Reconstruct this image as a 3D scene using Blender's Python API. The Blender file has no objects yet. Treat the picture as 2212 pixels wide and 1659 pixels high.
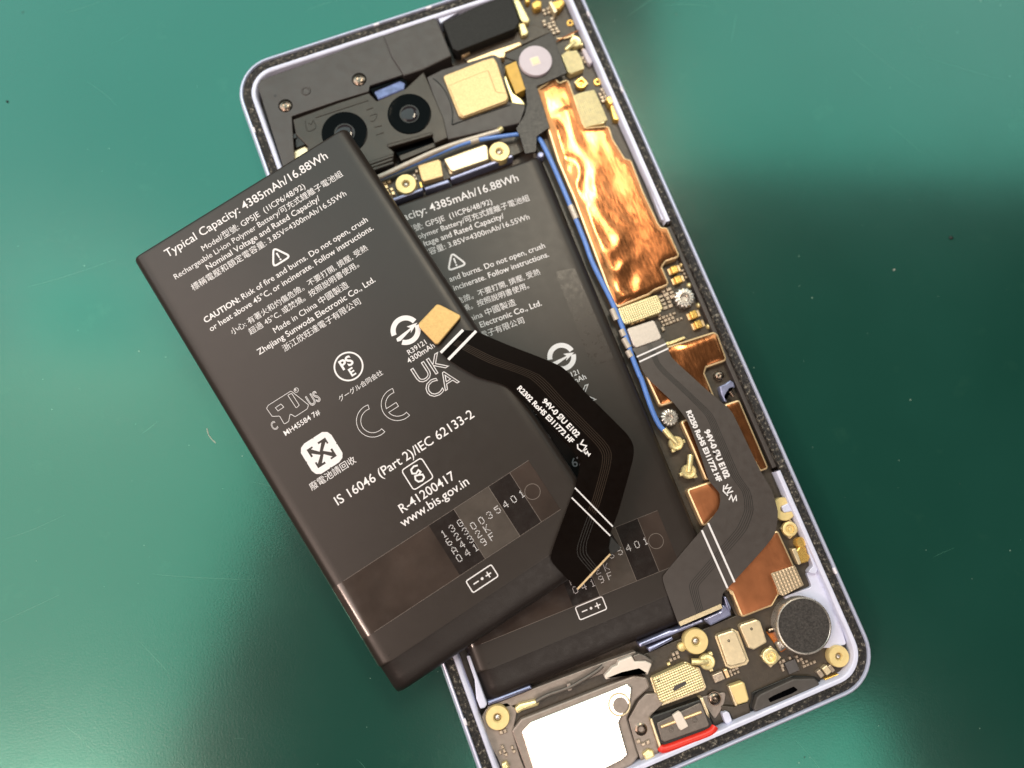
import bpy, bmesh, math, random, os
from mathutils import Vector, Matrix, noise, geometry
random.seed(4)
sc = bpy.context.scene
COL = sc.collection
PI = math.pi
# units: 1 blender unit = 1 mm; world axes follow the phone (x across, y up its length), mat top at z = 0
# ------------------------------------------------------------------ camera
CAM = Vector((-19.10316, -22.43664, 142.05827))
RX = Vector((0.93181916, -0.36137335, 0.03350168))
RY = Vector((0.35136046, 0.92139539, 0.16606130))
RZ = Vector((-0.09087842, -0.14296794, 0.98554618))
FPX, PW, PH = 1597.064, 2212.0, 1659.0
cd = bpy.data.cameras.new('camera'); cam = bpy.data.objects.new('camera', cd); COL.objects.link(cam)
cd.sensor_width = 36; cd.lens = 36 * FPX / PW; cd.clip_start = 1; cd.clip_end = 5000
cam.matrix_world = Matrix(((RX.x, RY.x, RZ.x, CAM.x), (RX.y, RY.y, RZ.y, CAM.y), (RX.z, RY.z, RZ.z, CAM.z), (0, 0, 0, 1)))
cd.dof.use_dof = True; cd.dof.focus_distance = 131; cd.dof.aperture_fstop = 0.0085
sc.camera = cam
sc.view_settings.view_transform = 'Standard'; sc.view_settings.look = 'None'
sc.view_settings.exposure = 0; sc.view_settings.gamma = 1

def ray(x, y):
    return RX * ((x - PW / 2) / FPX) - RY * ((y - PH / 2) / FPX) - RZ
def U(x, y, z):
    d = ray(x, y); return CAM + d * ((z - CAM.z) / d.z)
ZO = {'A': (438.9, 0), 'B': (882.1, 0), 'C': (219.4, 274.3), 'D': (772.4, 274.3), 'E': (1106, 414.7), 'F': (493.7, 658.3),
      'G': (877.8, 713.2), 'H': (1325.4, 658.3), 'I': (603.5, 1042.4), 'J': (1042.4, 1042.4), 'K': (1371.5, 1042.4),
      'L': (932.6, 1244.2), 'M': (1371.5, 1244.2)}
def V(t, x, y):
    if t == 'V': return (x, y)
    if t == 'N': return (855.8 + x * .124, 1075.3 + y * .124)
    o = ZO[t]; return (o[0] + x / 4, o[1] + y / 4)
def W(t, x, y, z): return U(*V(t, x, y), z)

# ------------------------------------------------------------------ world and lamps
wd = bpy.data.worlds.new('World'); sc.world = wd; wd.use_nodes = True
wd.node_tree.nodes['Background'].inputs[0].default_value = (0.55, 0.6, 0.62, 1)
wd.node_tree.nodes['Background'].inputs[1].default_value = 0.07
LH = 520.0
def lamp(name, vx, vy, w, h, L, col, ang=-21.2, shape='RECTANGLE', H=LH):
    """overhead lamp placed where the mat mirrors it at view pixel (vx, vy); w, h in view pixels there"""
    m = U(vx, vy, 0); k = H / CAM.z
    q = m + Vector((m.x - CAM.x, m.y - CAM.y, 0)) * k; q.z = H
    mm = CAM.z / FPX * 1.03 * (1 + k)
    ld = bpy.data.lights.new(name, 'AREA'); ld.shape = shape; ld.size = w * mm; ld.size_y = h * mm
    area = ld.size * ld.size_y * (PI / 4 if shape == 'ELLIPSE' else 1)
    ld.energy = L * PI * area; ld.color = col
    o = bpy.data.objects.new(name, ld); COL.objects.link(o); o.location = q; o.rotation_euler = (0, 0, math.radians(ang))
    return o
lamp('added_sheen_panel', 200, 200, 1960, 1200, 2.4, (.74, 1, .98))  # added panels; gaps between them stand in for hand and phone shadows
lamp('added_sheen_panel', 0, 1205, 940, 980, 3.5, (1, .84, .74), ang=-39)
lamp('added_sheen_panel', 1920, 0, 1130, 880, 2.3, (.85, 1, .97), ang=-22)
lamp('ceiling_downlight', 40, 1860, 300, 270, 46, (1, .72, .6), shape='ELLIPSE')
lamp('ceiling_downlight', 190, 690, 210, 170, 34, (1, .66, .55), shape='ELLIPSE')
lamp('ceiling_downlight', 1262, 1620, 330, 290, 9, (1, .9, .78), shape='ELLIPSE')
lamp('ceiling_downlight', 1212, 410, 140, 380, 44, (1, .86, .66))
lamp('added_sheen_panel', 1660, 1760, 520, 330, 4.2, (1, .87, .78), ang=-8)  # added panel, brightens the mat below the phone
lamp('added_side_fill', -1150, 500, 700, 1300, 6.0, (1, .95, .92))  # added fill outside the mirrored area, lifts the phone and shades its right side

# ------------------------------------------------------------------ materials
def lin(c):
    r = []
    for v in c:
        v = v / 255.0
        r.append(v / 12.92 if v <= .04045 else ((v + .055) / 1.055) ** 2.4)
    return (*r, 1)
class NT:
    def __init__(s, name):
        s.m = bpy.data.materials.new(name); s.m.use_nodes = True; s.t = s.m.node_tree
        s.b = s.t.nodes['Principled BSDF']; s.tc = None
    def n(s, t, **k):
        o = s.t.nodes.new(t)
        for a, v in k.items(): setattr(o, a, v)
        return o
    def l(s, a, b): s.t.links.new(a, b)
    def co(s, scale=1.0, sx=None):
        if not s.tc: s.tc = s.n('ShaderNodeTexCoord')
        mp = s.n('ShaderNodeMapping'); s.l(s.tc.outputs['Object'], mp.inputs[0])
        mp.inputs['Scale'].default_value = sx or (scale, scale, scale); return mp.outputs[0]
    def noise(s, scale, detail=3, rough=.55, sx=None):
        t = s.n('ShaderNodeTexNoise'); s.l(s.co(1, sx), t.inputs['Vector'])
        t.inputs['Scale'].default_value = scale; t.inputs['Detail'].default_value = detail; t.inputs['Roughness'].default_value = rough
        return t.outputs['Fac']
    def ramp(s, f, stops):
        r = s.n('ShaderNodeValToRGB'); s.l(f, r.inputs[0]); e = r.color_ramp.elements
        while len(e) < len(stops): e.new(.5)
        for i, (p, c) in enumerate(stops): e[i].position = p; e[i].color = c if len(c) == 4 else (*c, 1)
        return r.outputs[0]
    def bump(s, f, dist, strength=1, prev=None):
        b = s.n('ShaderNodeBump'); s.l(f, b.inputs['Height']); b.inputs['Distance'].default_value = dist; b.inputs['Strength'].default_value = strength
        if prev: s.l(prev, b.inputs['Normal'])
        return b.outputs[0]
def g(v): return (v, v, v, 1)
def MAT(name, col, rough=.5, metal=0, var=.12, vs=.8, bump=0, bs=6, spec=.5, coat=0, rv=.06):
    """plain surface: base colour with mottling, roughness variation and fine relief"""
    a = NT(name); c = Vector(lin(col)[:3]) if max(col) > 1 else Vector(col)
    f = a.noise(vs, 4); lo = [max(0, x * (1 - var)) for x in c]; hi = [x * (1 + var) for x in c]
    a.l(a.ramp(f, [(.3, lo), (.7, hi)]), a.b.inputs['Base Color'])
    a.l(a.ramp(a.noise(vs * 2.3, 3), [(.3, g(max(.02, rough - rv))), (.7, g(rough + rv))]), a.b.inputs['Roughness'])
    a.b.inputs['Metallic'].default_value = metal; a.b.inputs['Specular IOR Level'].default_value = spec
    a.b.inputs['Coat Weight'].default_value = coat; a.b.inputs['Coat Roughness'].default_value = .08
    if bump: a.l(a.bump(a.noise(bs, 2), bump), a.b.inputs['Normal'])
    return a.m

def mat_green():
    a = NT('green_rubber_mat'); b = a.b
    big = a.noise(.018, 3); fine = a.noise(2.6, 3, .7)
    base = a.ramp(big, [(.3, (.006, .043, .031)), (.7, (.009, .054, .04))])
    # old smudges and scuffs
    mx = a.n('ShaderNodeMix', data_type='RGBA'); sm = a.ramp(a.noise(.11, 5, .65), [(.62, g(0)), (.74, g(.35))])
    a.l(sm, mx.inputs['Factor']); a.l(base, mx.inputs['A']); mx.inputs['B'].default_value = (.02, .075, .05, 1)
    # pale scratches
    sx = a.noise(.5, 1, .5, (.05, 1.4, 1)); sy = a.noise(.06, 2)
    a.l(mx.outputs['Result'], b.inputs['Base Color'])
    b.inputs['Specular IOR Level'].default_value = .5; b.inputs['IOR'].default_value = 1.7
    b.inputs['Specular Tint'].default_value = (.08, 1, .74, 1)
    a.l(a.ramp(a.noise(.05, 4), [(.35, g(.12)), (.65, g(.16))]), b.inputs['Roughness'])
    b.inputs['Coat Weight'].default_value = .7; b.inputs['Coat Roughness'].default_value = .22; b.inputs['Coat IOR'].default_value = 1.45
    n1 = a.bump(fine, .008); n2 = a.bump(a.noise(.9, 2), .003, 1, n1); n3 = a.bump(fine, .03)
    a.l(n2, b.inputs['Normal']); a.l(n3, b.inputs['Coat Normal'])
    return a.m
M = {}
M['green'] = mat_green()
M['rim'] = MAT('lavender_aluminium', (208, 213, 238), .34, .3, .05, .3)
M['lip'] = MAT('lavender_plastic', (208, 210, 232), .4, .1, .06, .5)
M['bandm'] = MAT('antenna_plastic', (226, 220, 230), .5)
M['floor'] = MAT('dark_midframe', (62, 52, 44), .45, .2, .3, .7, .03, 4)
M['pcb'] = MAT('brown_circuit_board', (62, 53, 43), .4, 0, .2, .9, .02, 5)
M['plastic'] = MAT('dark_grey_plastic', (62, 56, 54), .45, 0, .1, .25, .025, 9)
M['bracket'] = MAT('bronze_black_bracket', (56, 48, 41), .34, .3, .12, .5, .015, 8)
M['black'] = MAT('black_plastic', (14, 13, 12), .45, 0, .2, 1)
M['blackfoam'] = MAT('black_foam_pad', (20, 18, 17), .7, 0, .15, 1.2, .03, 7)
M['gloss'] = MAT('black_gloss', (2, 2, 3), .1, 0, .1, 1, spec=.04)
M['film'] = MAT('black_flex_film', (38, 32, 30), .42, 0, .12, 1, .01, 9)
M['steel'] = MAT('brushed_steel', (205, 198, 190), .3, .8, .08, 1.2)
M['dsteel'] = MAT('dark_screw_steel', (130, 116, 104), .28, 1, .15, 2)
M['gold'] = MAT('gold_plating', (245, 200, 110), .28, .75, .12, 2)
M['cream'] = MAT('cream_gold_solder', (245, 226, 168), .32, .6, .1, 2, .03, 4)
M['washer'] = MAT('cream_gold_washer', (232, 208, 146), .42, .3, .06, 1)
M['canm'] = MAT('champagne_shield', (226, 208, 172), .36, .6, .07, 1.4, .015, 7)
M['tan'] = MAT('tan_mottled_shield', (206, 178, 130), .42, .5, .18, 4, .03, 7)
M['brass'] = MAT('pale_brass_wall', (238, 206, 160), .34, .6, .1, 1.5)
M['yellow'] = MAT('yellow_ochre_label', (206, 164, 70), .5, 0, .08, .8)
M['white'] = MAT('warm_white_plastic', (225, 212, 200), .45, 0, .04, .6)
M['led'] = MAT('frosted_white_lens', (200, 190, 198), .55, 0, .03, .5, spec=.2)
M['ledy'] = MAT('phosphor_square', (238, 216, 176), .4)
M['blue'] = MAT('blue_cable_sheath', (92, 132, 205), .3, 0, .08, .6)
M['gcable'] = MAT('grey_cable_sheath', (190, 180, 168), .3, .2, .06, .6)
M['bluem'] = MAT('blue_anodised', (146, 150, 182), .32, .5, .15, .8)
M['bluefilm'] = MAT('blue_glossy_film', (104, 114, 158), .18, .2, .3, .7)
M['red'] = MAT('red_silicone', (222, 48, 34), .38, 0, .06, .8)
M['rubber'] = MAT('grey_rubber', (72, 67, 64), .5, 0, .12, .8, .02, 6)
M['port'] = MAT('grey_port_shell', (108, 100, 94), .4, .4, .1, 1.2, .015, 6)
M['orange'] = MAT('amber_flex', (170, 92, 20), .3, 0, .2, 1)
M['motor'] = MAT('black_felt_disc', (56, 52, 50), .75, 0, .6, 3, .1, 4)
M['grey'] = MAT('grey_speaker_plastic', (142, 130, 122), .38, .3, .1, .7, .02, 6)
M['plate'] = MAT('bright_speaker_plate', (240, 234, 226), .22, .9, .02, .3, rv=.01)
M['smd'] = MAT('pale_solder_chips', (176, 160, 142), .35, .5, .3, 3)
M['chip'] = MAT('grey_silicon_chip', (80, 76, 76), .4)
M['print'] = MAT('white_print', (226, 222, 224), .6, 0, .03, 2, spec=.2)
M['batt'] = MAT('charcoal_battery_wrap', (43, 36, 32), .36, 0, .03, .25, .008, 9, spec=.36, rv=.015)
M['btape'] = MAT('black_end_tape', (37, 31, 29), .42, 0, .05, .4, .02, 5, spec=.34)
M['ctape'] = MAT('glossy_clear_tape', (63, 53, 48), .13, 0, .25, .12, .012, .25, spec=.6, coat=.2)
M['dtape'] = MAT('dark_label_tape', (40, 34, 32), .16, 0, .15, .3, .01, .4, spec=.6)
M['flexd'] = MAT('dark_battery_flex', (10, 4, 2), .4, 0, .1, .4, .006, 6, spec=.05)
M['flexg'] = MAT('flex_reflecting_grey', (66, 59, 56), .4, 0, .06, .4, .006, 6)  # same film as the dark flex, its reflected light put into the colour
M['trace'] = MAT('brown_copper_traces', (48, 35, 25), .45, 0, .1, 1, spec=.2)
M['traceg'] = MAT('dark_trace_lines', (28, 24, 22), .45)
M['canm2'] = MAT('matte_gold_plate', (196, 160, 104), .45, .6, .1, 2.2, .02, 6)
M['silver'] = MAT('satin_silver_plate', (196, 186, 178), .42, .5, .06, 2, .015, 7)
def foam():
    a = NT('torn_black_adhesive'); f = a.noise(1.5, 6, .8)
    a.l(a.ramp(f, [(.4, lin((10, 9, 8))), (.54, lin((40, 35, 32))), (.61, lin((130, 122, 110))), (.72, lin((215, 208, 192)))]), a.b.inputs['Base Color'])
    a.b.inputs['Roughness'].default_value = .4; a.l(a.bump(f, .35), a.b.inputs['Normal']); return a.m
M['foam'] = foam()
def copper(name, c, rough, met=1):
    a = NT(name); f = a.noise(.35, 5); gr = a.noise(3, 3, .6, (1, .18, 1))
    c = Vector(lin(c)[:3])
    a.l(a.ramp(f, [(.3, c * .85), (.7, c * 1.12)]), a.b.inputs['Base Color']); a.b.inputs['Metallic'].default_value = met
    a.l(a.ramp(gr, [(.3, g(rough - .05)), (.7, g(rough + .07))]), a.b.inputs['Roughness'])
    a.l(a.bump(gr, .005), a.b.inputs['Normal']); return a.m
M['copper'] = copper('copper_foil', (180, 114, 70), .17, .88)
M['copperd'] = copper('copper_tape', (160, 100, 64), .42, .75)
def dotted(name, c, pitch, metal=.8, bd=.05):
    a = NT(name); co = a.co(1)
    sp = a.n('ShaderNodeSeparateXYZ'); a.l(co, sp.inputs[0]); hs = []
    for i in (0, 1):
        m1 = a.n('ShaderNodeMath', operation='MULTIPLY'); a.l(sp.outputs[i], m1.inputs[0]); m1.inputs[1].default_value = 2 * PI / pitch
        s1 = a.n('ShaderNodeMath', operation='SINE'); a.l(m1.outputs[0], s1.inputs[0]); hs.append(s1.outputs[0])
    ml = a.n('ShaderNodeMath', operation='ADD'); a.l(hs[0], ml.inputs[0]); a.l(hs[1], ml.inputs[1])
    c = Vector(lin(c)[:3]); a.l(a.ramp(a.noise(1.2, 3), [(.3, c * .9), (.7, c * 1.1)]), a.b.inputs['Base Color'])
    a.b.inputs['Metallic'].default_value = metal; a.b.inputs['Roughness'].default_value = .32
    a.l(a.bump(ml.outputs[0], bd), a.b.inputs['Normal']); return a.m
M['dots'] = dotted('dimpled_cream_metal', (240, 222, 170), .42, .5, .03)
M['dotst'] = dotted('dimpled_tan_metal', (200, 178, 148), .62, .6, .02)

# ------------------------------------------------------------------ mesh helpers
def link(name, me, mat, parent=None, smooth=None):
    if mat is not None and not me.materials: me.materials.append(M[mat] if isinstance(mat, str) else mat)
    o = bpy.data.objects.new(name, me); COL.objects.link(o)
    if parent: o.parent = parent
    if smooth:
        for p in me.polygons: p.use_smooth = True
        me.set_sharp_from_angle(angle=math.radians(smooth))
    return o
def mesh(name, vs, fs):
    me = bpy.data.meshes.new(name); me.from_pydata([tuple(v) for v in vs], [], fs); me.validate(); me.update(); return me
def area2(p): return sum(p[i].x * p[(i + 1) % len(p)].y - p[(i + 1) % len(p)].x * p[i].y for i in range(len(p))) / 2
def ccw(p): return p if area2(p) > 0 else p[::-1]
def rpoly(p, r, n=4):
    """round the corners of a 2D polygon"""
    out = []; N = len(p)
    for i in range(N):
        a, b, c = p[i - 1], p[i], p[(i + 1) % N]
        d1 = (a - b); d2 = (c - b); l1, l2 = d1.length, d2.length
        if l1 < 1e-6 or l2 < 1e-6: continue
        d1 /= l1; d2 /= l2
        cs = max(-1, min(1, d1.dot(d2))); th = math.acos(cs)
        if th > 2.97 or r <= 0: out.append(b); continue
        t = min(r / math.tan(th / 2), l1 * .45, l2 * .45)
        p0 = b + d1 * t; p1 = b + d2 * t
        for k in range(n + 1):
            s = k / n; out.append(p0 * (1 - s) ** 2 + b * 2 * s * (1 - s) + p1 * s * s)
    return out
def inset(p, d):
    """offset a ccw polygon inwards by d"""
    N = len(p); out = []
    for i in range(N):
        a, b, c = p[i - 1], p[i], p[(i + 1) % N]
        e1 = (b - a).normalized(); e2 = (c - b).normalized()
        n1 = Vector((-e1.y, e1.x)); n2 = Vector((-e2.y, e2.x)); m = n1 + n2
        if m.length < 1e-6: out.append(b + n1 * d); continue
        m.normalize(); k = max(.5, m.dot(n1)); out.append(b + m * (d / k))
    return out
def loft(rings, cap_top=True, cap_bot=False, closed=True):
    vs = [v for r in rings for v in r]; n = len(rings[0]); fs = []
    for k in range(len(rings) - 1):
        for i in range(n if closed else n - 1):
            j = (i + 1) % n; fs.append((k * n + i, k * n + j, (k + 1) * n + j, (k + 1) * n + i))
    if cap_top: fs.append(tuple((len(rings) - 1) * n + i for i in range(n)))
    if cap_bot: fs.append(tuple(range(n - 1, -1, -1)))
    return vs, fs
def slab2(name, p, z0, z1, mat, parent, bev=.12, sm=35):
    """prism over a 2D world polygon with a rounded top edge"""
    p = ccw(p); rings = [[(v.x, v.y, z0) for v in p], [(v.x, v.y, z1 - bev) for v in p]]
    for k in (1, 2):
        a = k * PI / 4; q = inset(p, bev * (1 - math.cos(a))); rings.append([(v.x, v.y, z1 - bev + bev * math.sin(a)) for v in q])
    vs, fs = loft(rings)
    return link(name, mesh(name, vs, fs), mat, parent)
def poly(t, P, z): return [W(t, x, y, z).to_2d() for x, y in P]
def slab(name, t, P, z0, z1, mat, parent, r=.25, bev=.12):
    return slab2(name, rpoly(ccw(poly(t, P, z1)), r), z0, z1, mat, parent, bev)
def zpx(z): return (CAM.z - z) / FPX / 4 * 1.02      # mm per zoom pixel
def rect(t, c, w, h, z, rot=0):
    """rectangle w x h zoom px, aligned with the phone (+rot degrees)"""
    o = W(t, *c, z).to_2d(); k = zpx(z); a = math.radians(rot); cx, sx = math.cos(a), math.sin(a)
    return [o + Vector((cx * u - sx * v, sx * u + cx * v)) for u, v in ((-w * k / 2, -h * k / 2), (w * k / 2, -h * k / 2), (w * k / 2, h * k / 2), (-w * k / 2, h * k / 2))]
def block(name, t, c, w, h, z0, z1, mat, parent, rot=0, r=.2, bev=.12):
    return slab2(name, rpoly(rect(t, c, w, h, z1, rot), r), z0, z1, mat, parent, bev)
def lathe(name, c, prof, mat, parent, n=40, sm=40):
    vs = []; fs = []; m = len(prof)
    for i in range(n):
        a = 2 * PI * i / n
        for r, z in prof: vs.append((c.x + r * math.cos(a), c.y + r * math.sin(a), z))
    for i in range(n):
        j = (i + 1) % n
        for k in range(m - 1): fs.append((i * m + k, j * m + k, j * m + k + 1, i * m + k + 1))
    bm = bmesh.new(); me = mesh(name, vs, fs); bm.from_mesh(me); bmesh.ops.remove_doubles(bm, verts=bm.verts, dist=1e-4)
    bmesh.ops.recalc_face_normals(bm, faces=bm.faces)
    bm.to_mesh(me); bm.free()
    return link(name, me, mat, parent, sm)
def tube(name, pts, r, mat, parent, n=10, sub=6):
    P = []
    for i in range(len(pts) - 1):                      # catmull-rom
        p0 = pts[max(0, i - 1)]; p1 = pts[i]; p2 = pts[i + 1]; p3 = pts[min(len(pts) - 1, i + 2)]
        for k in range(sub):
            t = k / sub; P.append(.5 * ((2 * p1) + (p2 - p0) * t + (2 * p0 - 5 * p1 + 4 * p2 - p3) * t * t + (3 * p1 - p0 - 3 * p2 + p3) * t ** 3))
    P.append(pts[-1].copy()); rings = []
    for i, q in enumerate(P):
        d = (P[min(i + 1, len(P) - 1)] - P[max(i - 1, 0)]).normalized(); s = d.cross(Vector((0, 0, 1))).normalized(); u = s.cross(d)
        rings.append([q + s * r * math.cos(2 * PI * k / n) + u * r * math.sin(2 * PI * k / n) for k in range(n)])
    vs, fs = loft(rings, True, True)
    return link(name, mesh(name, vs, fs), mat, parent, 60)
def empty(name, label=None, cat=None, group=None):
    o = bpy.data.objects.new(name, None); COL.objects.link(o); o.empty_display_size = 5
    if label: o['label'] = label
    if cat: o['category'] = cat
    if group: o['group'] = group
    return o
def scatter(name, t, P, z0, z1, mat, parent, dx, dy, seed, fill=.8, w=(.6, .95)):
    """cluster of tiny soldered chips too small to pick apart: one joined piece"""
    rnd = random.Random(seed); pg = ccw(poly(t, P, z1)); k = zpx(z1); vs = []; fs = []
    def inside(q):
        c = False
        for i in range(len(pg)):
            a, b = pg[i], pg[i - 1]
            if (a.y > q.y) != (b.y > q.y) and q.x < (b.x - a.x) * (q.y - a.y) / (b.y - a.y) + a.x: c = not c
        return c
    x0, x1 = min(v.x for v in pg), max(v.x for v in pg); y0, y1 = min(v.y for v in pg), max(v.y for v in pg)
    dx *= k; dy *= k; y = y0
    while y < y1:
        x = x0 + rnd.random() * dx * .3
        while x < x1:
            q = Vector((x, y))
            if inside(q) and rnd.random() < fill + .04:
                a = dx * rnd.uniform(*w) / 2; b = dy * rnd.uniform(*w) / 2; h = z1 - rnd.random() * .25 * (z1 - z0); n = len(vs); e = .25
                for (zz, s) in ((z0, 1), (h - .08, 1), (h, 1 - e)):
                    vs += [(x - a * s, y - b * s, zz), (x + a * s, y - b * s, zz), (x + a * s, y + b * s, zz), (x - a * s, y + b * s, zz)]
                for m in (0, 4):
                    for i in range(4): j = (i + 1) % 4; fs.append((n + m + i, n + m + j, n + m + 4 + j, n + m + 4 + i))
                fs.append((n + 8, n + 9, n + 10, n + 11))
            x += dx
        y += dy
    if not vs: return None
    o = link(name, mesh(name, vs, fs), mat, parent); o['kind'] = 'stuff'; return o

# ------------------------------------------------------------------ work mat
def build_mat():
    N = 24; vs = []; fs = []; a = math.radians(21.2); c = U(1106, 830, 0)
    outl = rpoly([c.to_2d() + Vector((math.cos(a) * x - math.sin(a) * y, math.sin(a) * x + math.cos(a) * y)) for x, y in ((-320, -230), (320, -230), (320, 230), (-320, 230))], 12, 8)
    o = slab2('work_mat', outl, -2.0, 0, 'green', None, .4); o['kind'] = 'structure'
    o['label'] = 'glossy green rubber work mat with faint scratches and smudges'
    d = bpy.data.meshes.new('desk')
    o2 = slab2('desk_top', [c.to_2d() + Vector(v) for v in ((-900, -700), (900, -700), (900, 700), (-900, 700))], -30, -2.02, 'plastic', None, 1); o2['kind'] = 'structure'
    o2['label'] = 'grey desk top under the green mat'
build_mat()
WM = bpy.data.objects['work_mat']
M['scratch'] = MAT('pale_scratch', (84, 140, 120), .35, 0, .2, 1)
M['dust'] = MAT('pale_dust', (150, 178, 160), .7)
M['scuff'] = MAT('dark_scuff', (14, 44, 34), .5)
def scratches():
    rnd = random.Random(8); vs = []; fs = []
    L = [((0, 1345), (60, 1318), (128, 1285)), ((8, 1165), (70, 1148), (140, 1112)), ((300, 1385), (335, 1420), (365, 1455)), ((770, 0 + 1640), (790, 1655), (800, 1680)), ((540, 1040), (600, 1052), (640, 1070)), ((1820, 60), (1900, 130), (1990, 190)), ((1920, 270), (1960, 300), (1990, 330)), ((1700, 1580), (1760, 1640), (1800, 1700)), ((1580, 90), (1586, 60), (1590, 30)), ((330, 1240), (420, 1250), (560, 1252)), ((60, 620), (140, 600), (250, 560)), ((1990, 120), (2080, 150), (2180, 175))]
    for i in range(26):
        x, y = rnd.uniform(0, 2212), rnd.uniform(0, 1659); a = rnd.choice((rnd.gauss(-.45, .3), rnd.gauss(.6, .5))); l = rnd.uniform(15, 110); b = rnd.uniform(-.15, .15)
        L.append(((x, y), (x + l * .5 * math.cos(a), y + l * .5 * math.sin(a)), (x + l * math.cos(a + b), y + l * math.sin(a + b))))
    for pts in L:
        P = [U(x, y, 0) for x, y in pts]; n = len(vs); k = 9; w = rnd.uniform(.015, .04)
        for i in range(k):
            t = i / (k - 1); q = P[0] * (1 - t) ** 2 + P[1] * 2 * t * (1 - t) + P[2] * t * t; d = (P[2] - P[0]).normalized(); ww = w * math.sin(PI * (.08 + .84 * t)) / 2
            vs += [(q.x - d.y * ww, q.y + d.x * ww, .005), (q.x + d.y * ww, q.y - d.x * ww, .005)]
        fs += [(n + 2 * i, n + 2 * i + 1, n + 2 * i + 3, n + 2 * i + 2) for i in range(k - 1)]
    o = link('scratches', mesh('scratches', vs, fs), 'scratch', WM); o['kind'] = 'stuff'
    for nm, mt, cnt, r0, r1 in (('dust', 'dust', 130, .05, .16), ('scuffs', 'scuff', 26, .08, .3)):
        vs = []; fs = []
        for i in range(cnt):
            q = U(rnd.uniform(0, 2212), rnd.uniform(0, 1659), 0); r = rnd.uniform(r0, r1) * rnd.random() ** .5; n = len(vs); ax = rnd.uniform(0, PI); e = rnd.uniform(.35, 1)
            for k in range(7):
                a = 2 * PI * k / 7; x = r * math.cos(a) * rnd.uniform(.7, 1.2); y = r * e * math.sin(a); vs.append((q.x + x * math.cos(ax) - y * math.sin(ax), q.y + x * math.sin(ax) + y * math.cos(ax), .016))
            vs.append((q.x, q.y, .016 + r * (.35 if mt == 'dust' else .02))); fs += [(n + k, n + (k + 1) % 7, n + 7) for k in range(7)]
        o = link(nm, mesh(nm, vs, fs), mt, WM); o['kind'] = 'stuff'
scratches()
def crumb(name, label, cat, t, c, r, mat, seed, sx=1.0, sy=1.0):
    bm = bmesh.new(); bmesh.ops.create_icosphere(bm, subdivisions=2, radius=r)
    for v in bm.verts:
        k = 1 + .45 * noise.noise(v.co * (2 / r) + Vector((seed, 0, 0))); v.co = Vector((v.co.x * k * sx, v.co.y * k * sy, max(-.3 * r, v.co.z * k * .6)))
    p = W(t, *c, 0)
    for v in bm.verts: v.co += Vector((p.x, p.y, .3 * r))
    me = bpy.data.meshes.new(name); bm.to_mesh(me); bm.free(); o = link(name, me, mat, None, 80)
    o['label'] = label; o['category'] = cat; return o
crumb('crumb', 'small black crumb on the green mat right of the phone', 'crumb', 'V', (2054, 514), .36, 'black', 1, 1.2)
crumb('crumb', 'tiny pale fleck in the dark green area right of the phone', 'fleck', 'V', (1931, 583), .17, 'white', 2, 1.5, .6)
crumb('crumb', 'tiny dark crumb near the left edge of the mat', 'crumb', 'V', (16, 220), .24, 'black', 3)
def fibre(label, pts, r, mat):
    o = tube('fibre', [W('V', x, y, r + .05) for x, y in pts], r, mat, None, 5, 4); o['label'] = label; o['category'] = 'fibre'
fibre('short pale curved fibre on the mat left of the battery, lower half', ((447, 925), (450, 938), (457, 948), (466, 957)), .05, 'white')

# ------------------------------------------------------------------ phone: frame
PHN = empty('smartphone', 'opened lavender phone with its back cover off showing circuit boards', 'smartphone')
HX, HY = 36.45, 76.0
def ring(ins, r=8.2, seg=10, step=1.0):
    r = max(.4, r - ins); x, y = HX - ins, HY - ins; out = []
    cs = [(x - r, -y + r, -90), (x - r, y - r, 0), (-x + r, y - r, 90), (-x + r, -y + r, 180)]
    for i, (cx, cy, a0) in enumerate(cs):
        for k in range(seg + 1):
            a = math.radians(a0 + 90 * k / seg); out.append(Vector((cx + r * math.cos(a), cy + r * math.sin(a))))
    return out
def ringloft(name, prof, mat, parent, smooth=50):
    rings = [[(v.x, v.y, z) for v in ring(i)] for i, z in prof]
    vs, fs = loft(rings, False, False); return link(name, mesh(name, vs, fs), mat, parent, smooth)
frame = ringloft('frame', [(2.2, .15), (1.0, .15), (.35, .9), (.05, 2.4), (0, 4), (.05, 5.2), (.28, 6.5), (.55, 7.0), (.7, 7.15), (.95, 7.15), (1.05, 7.0), (1.05, 6.0)], 'rim', PHN)
ringloft('adhesive_strip', [(1.03, 6.3), (1.15, 6.7), (1.5, 6.85), (2.3, 6.88), (2.6, 6.75), (2.75, 6.2)], 'foam', PHN)
back = slab2('screen_back', rpoly(ring(1.0), 0), .2, 3.6, 'floor', PHN, .05)
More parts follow.
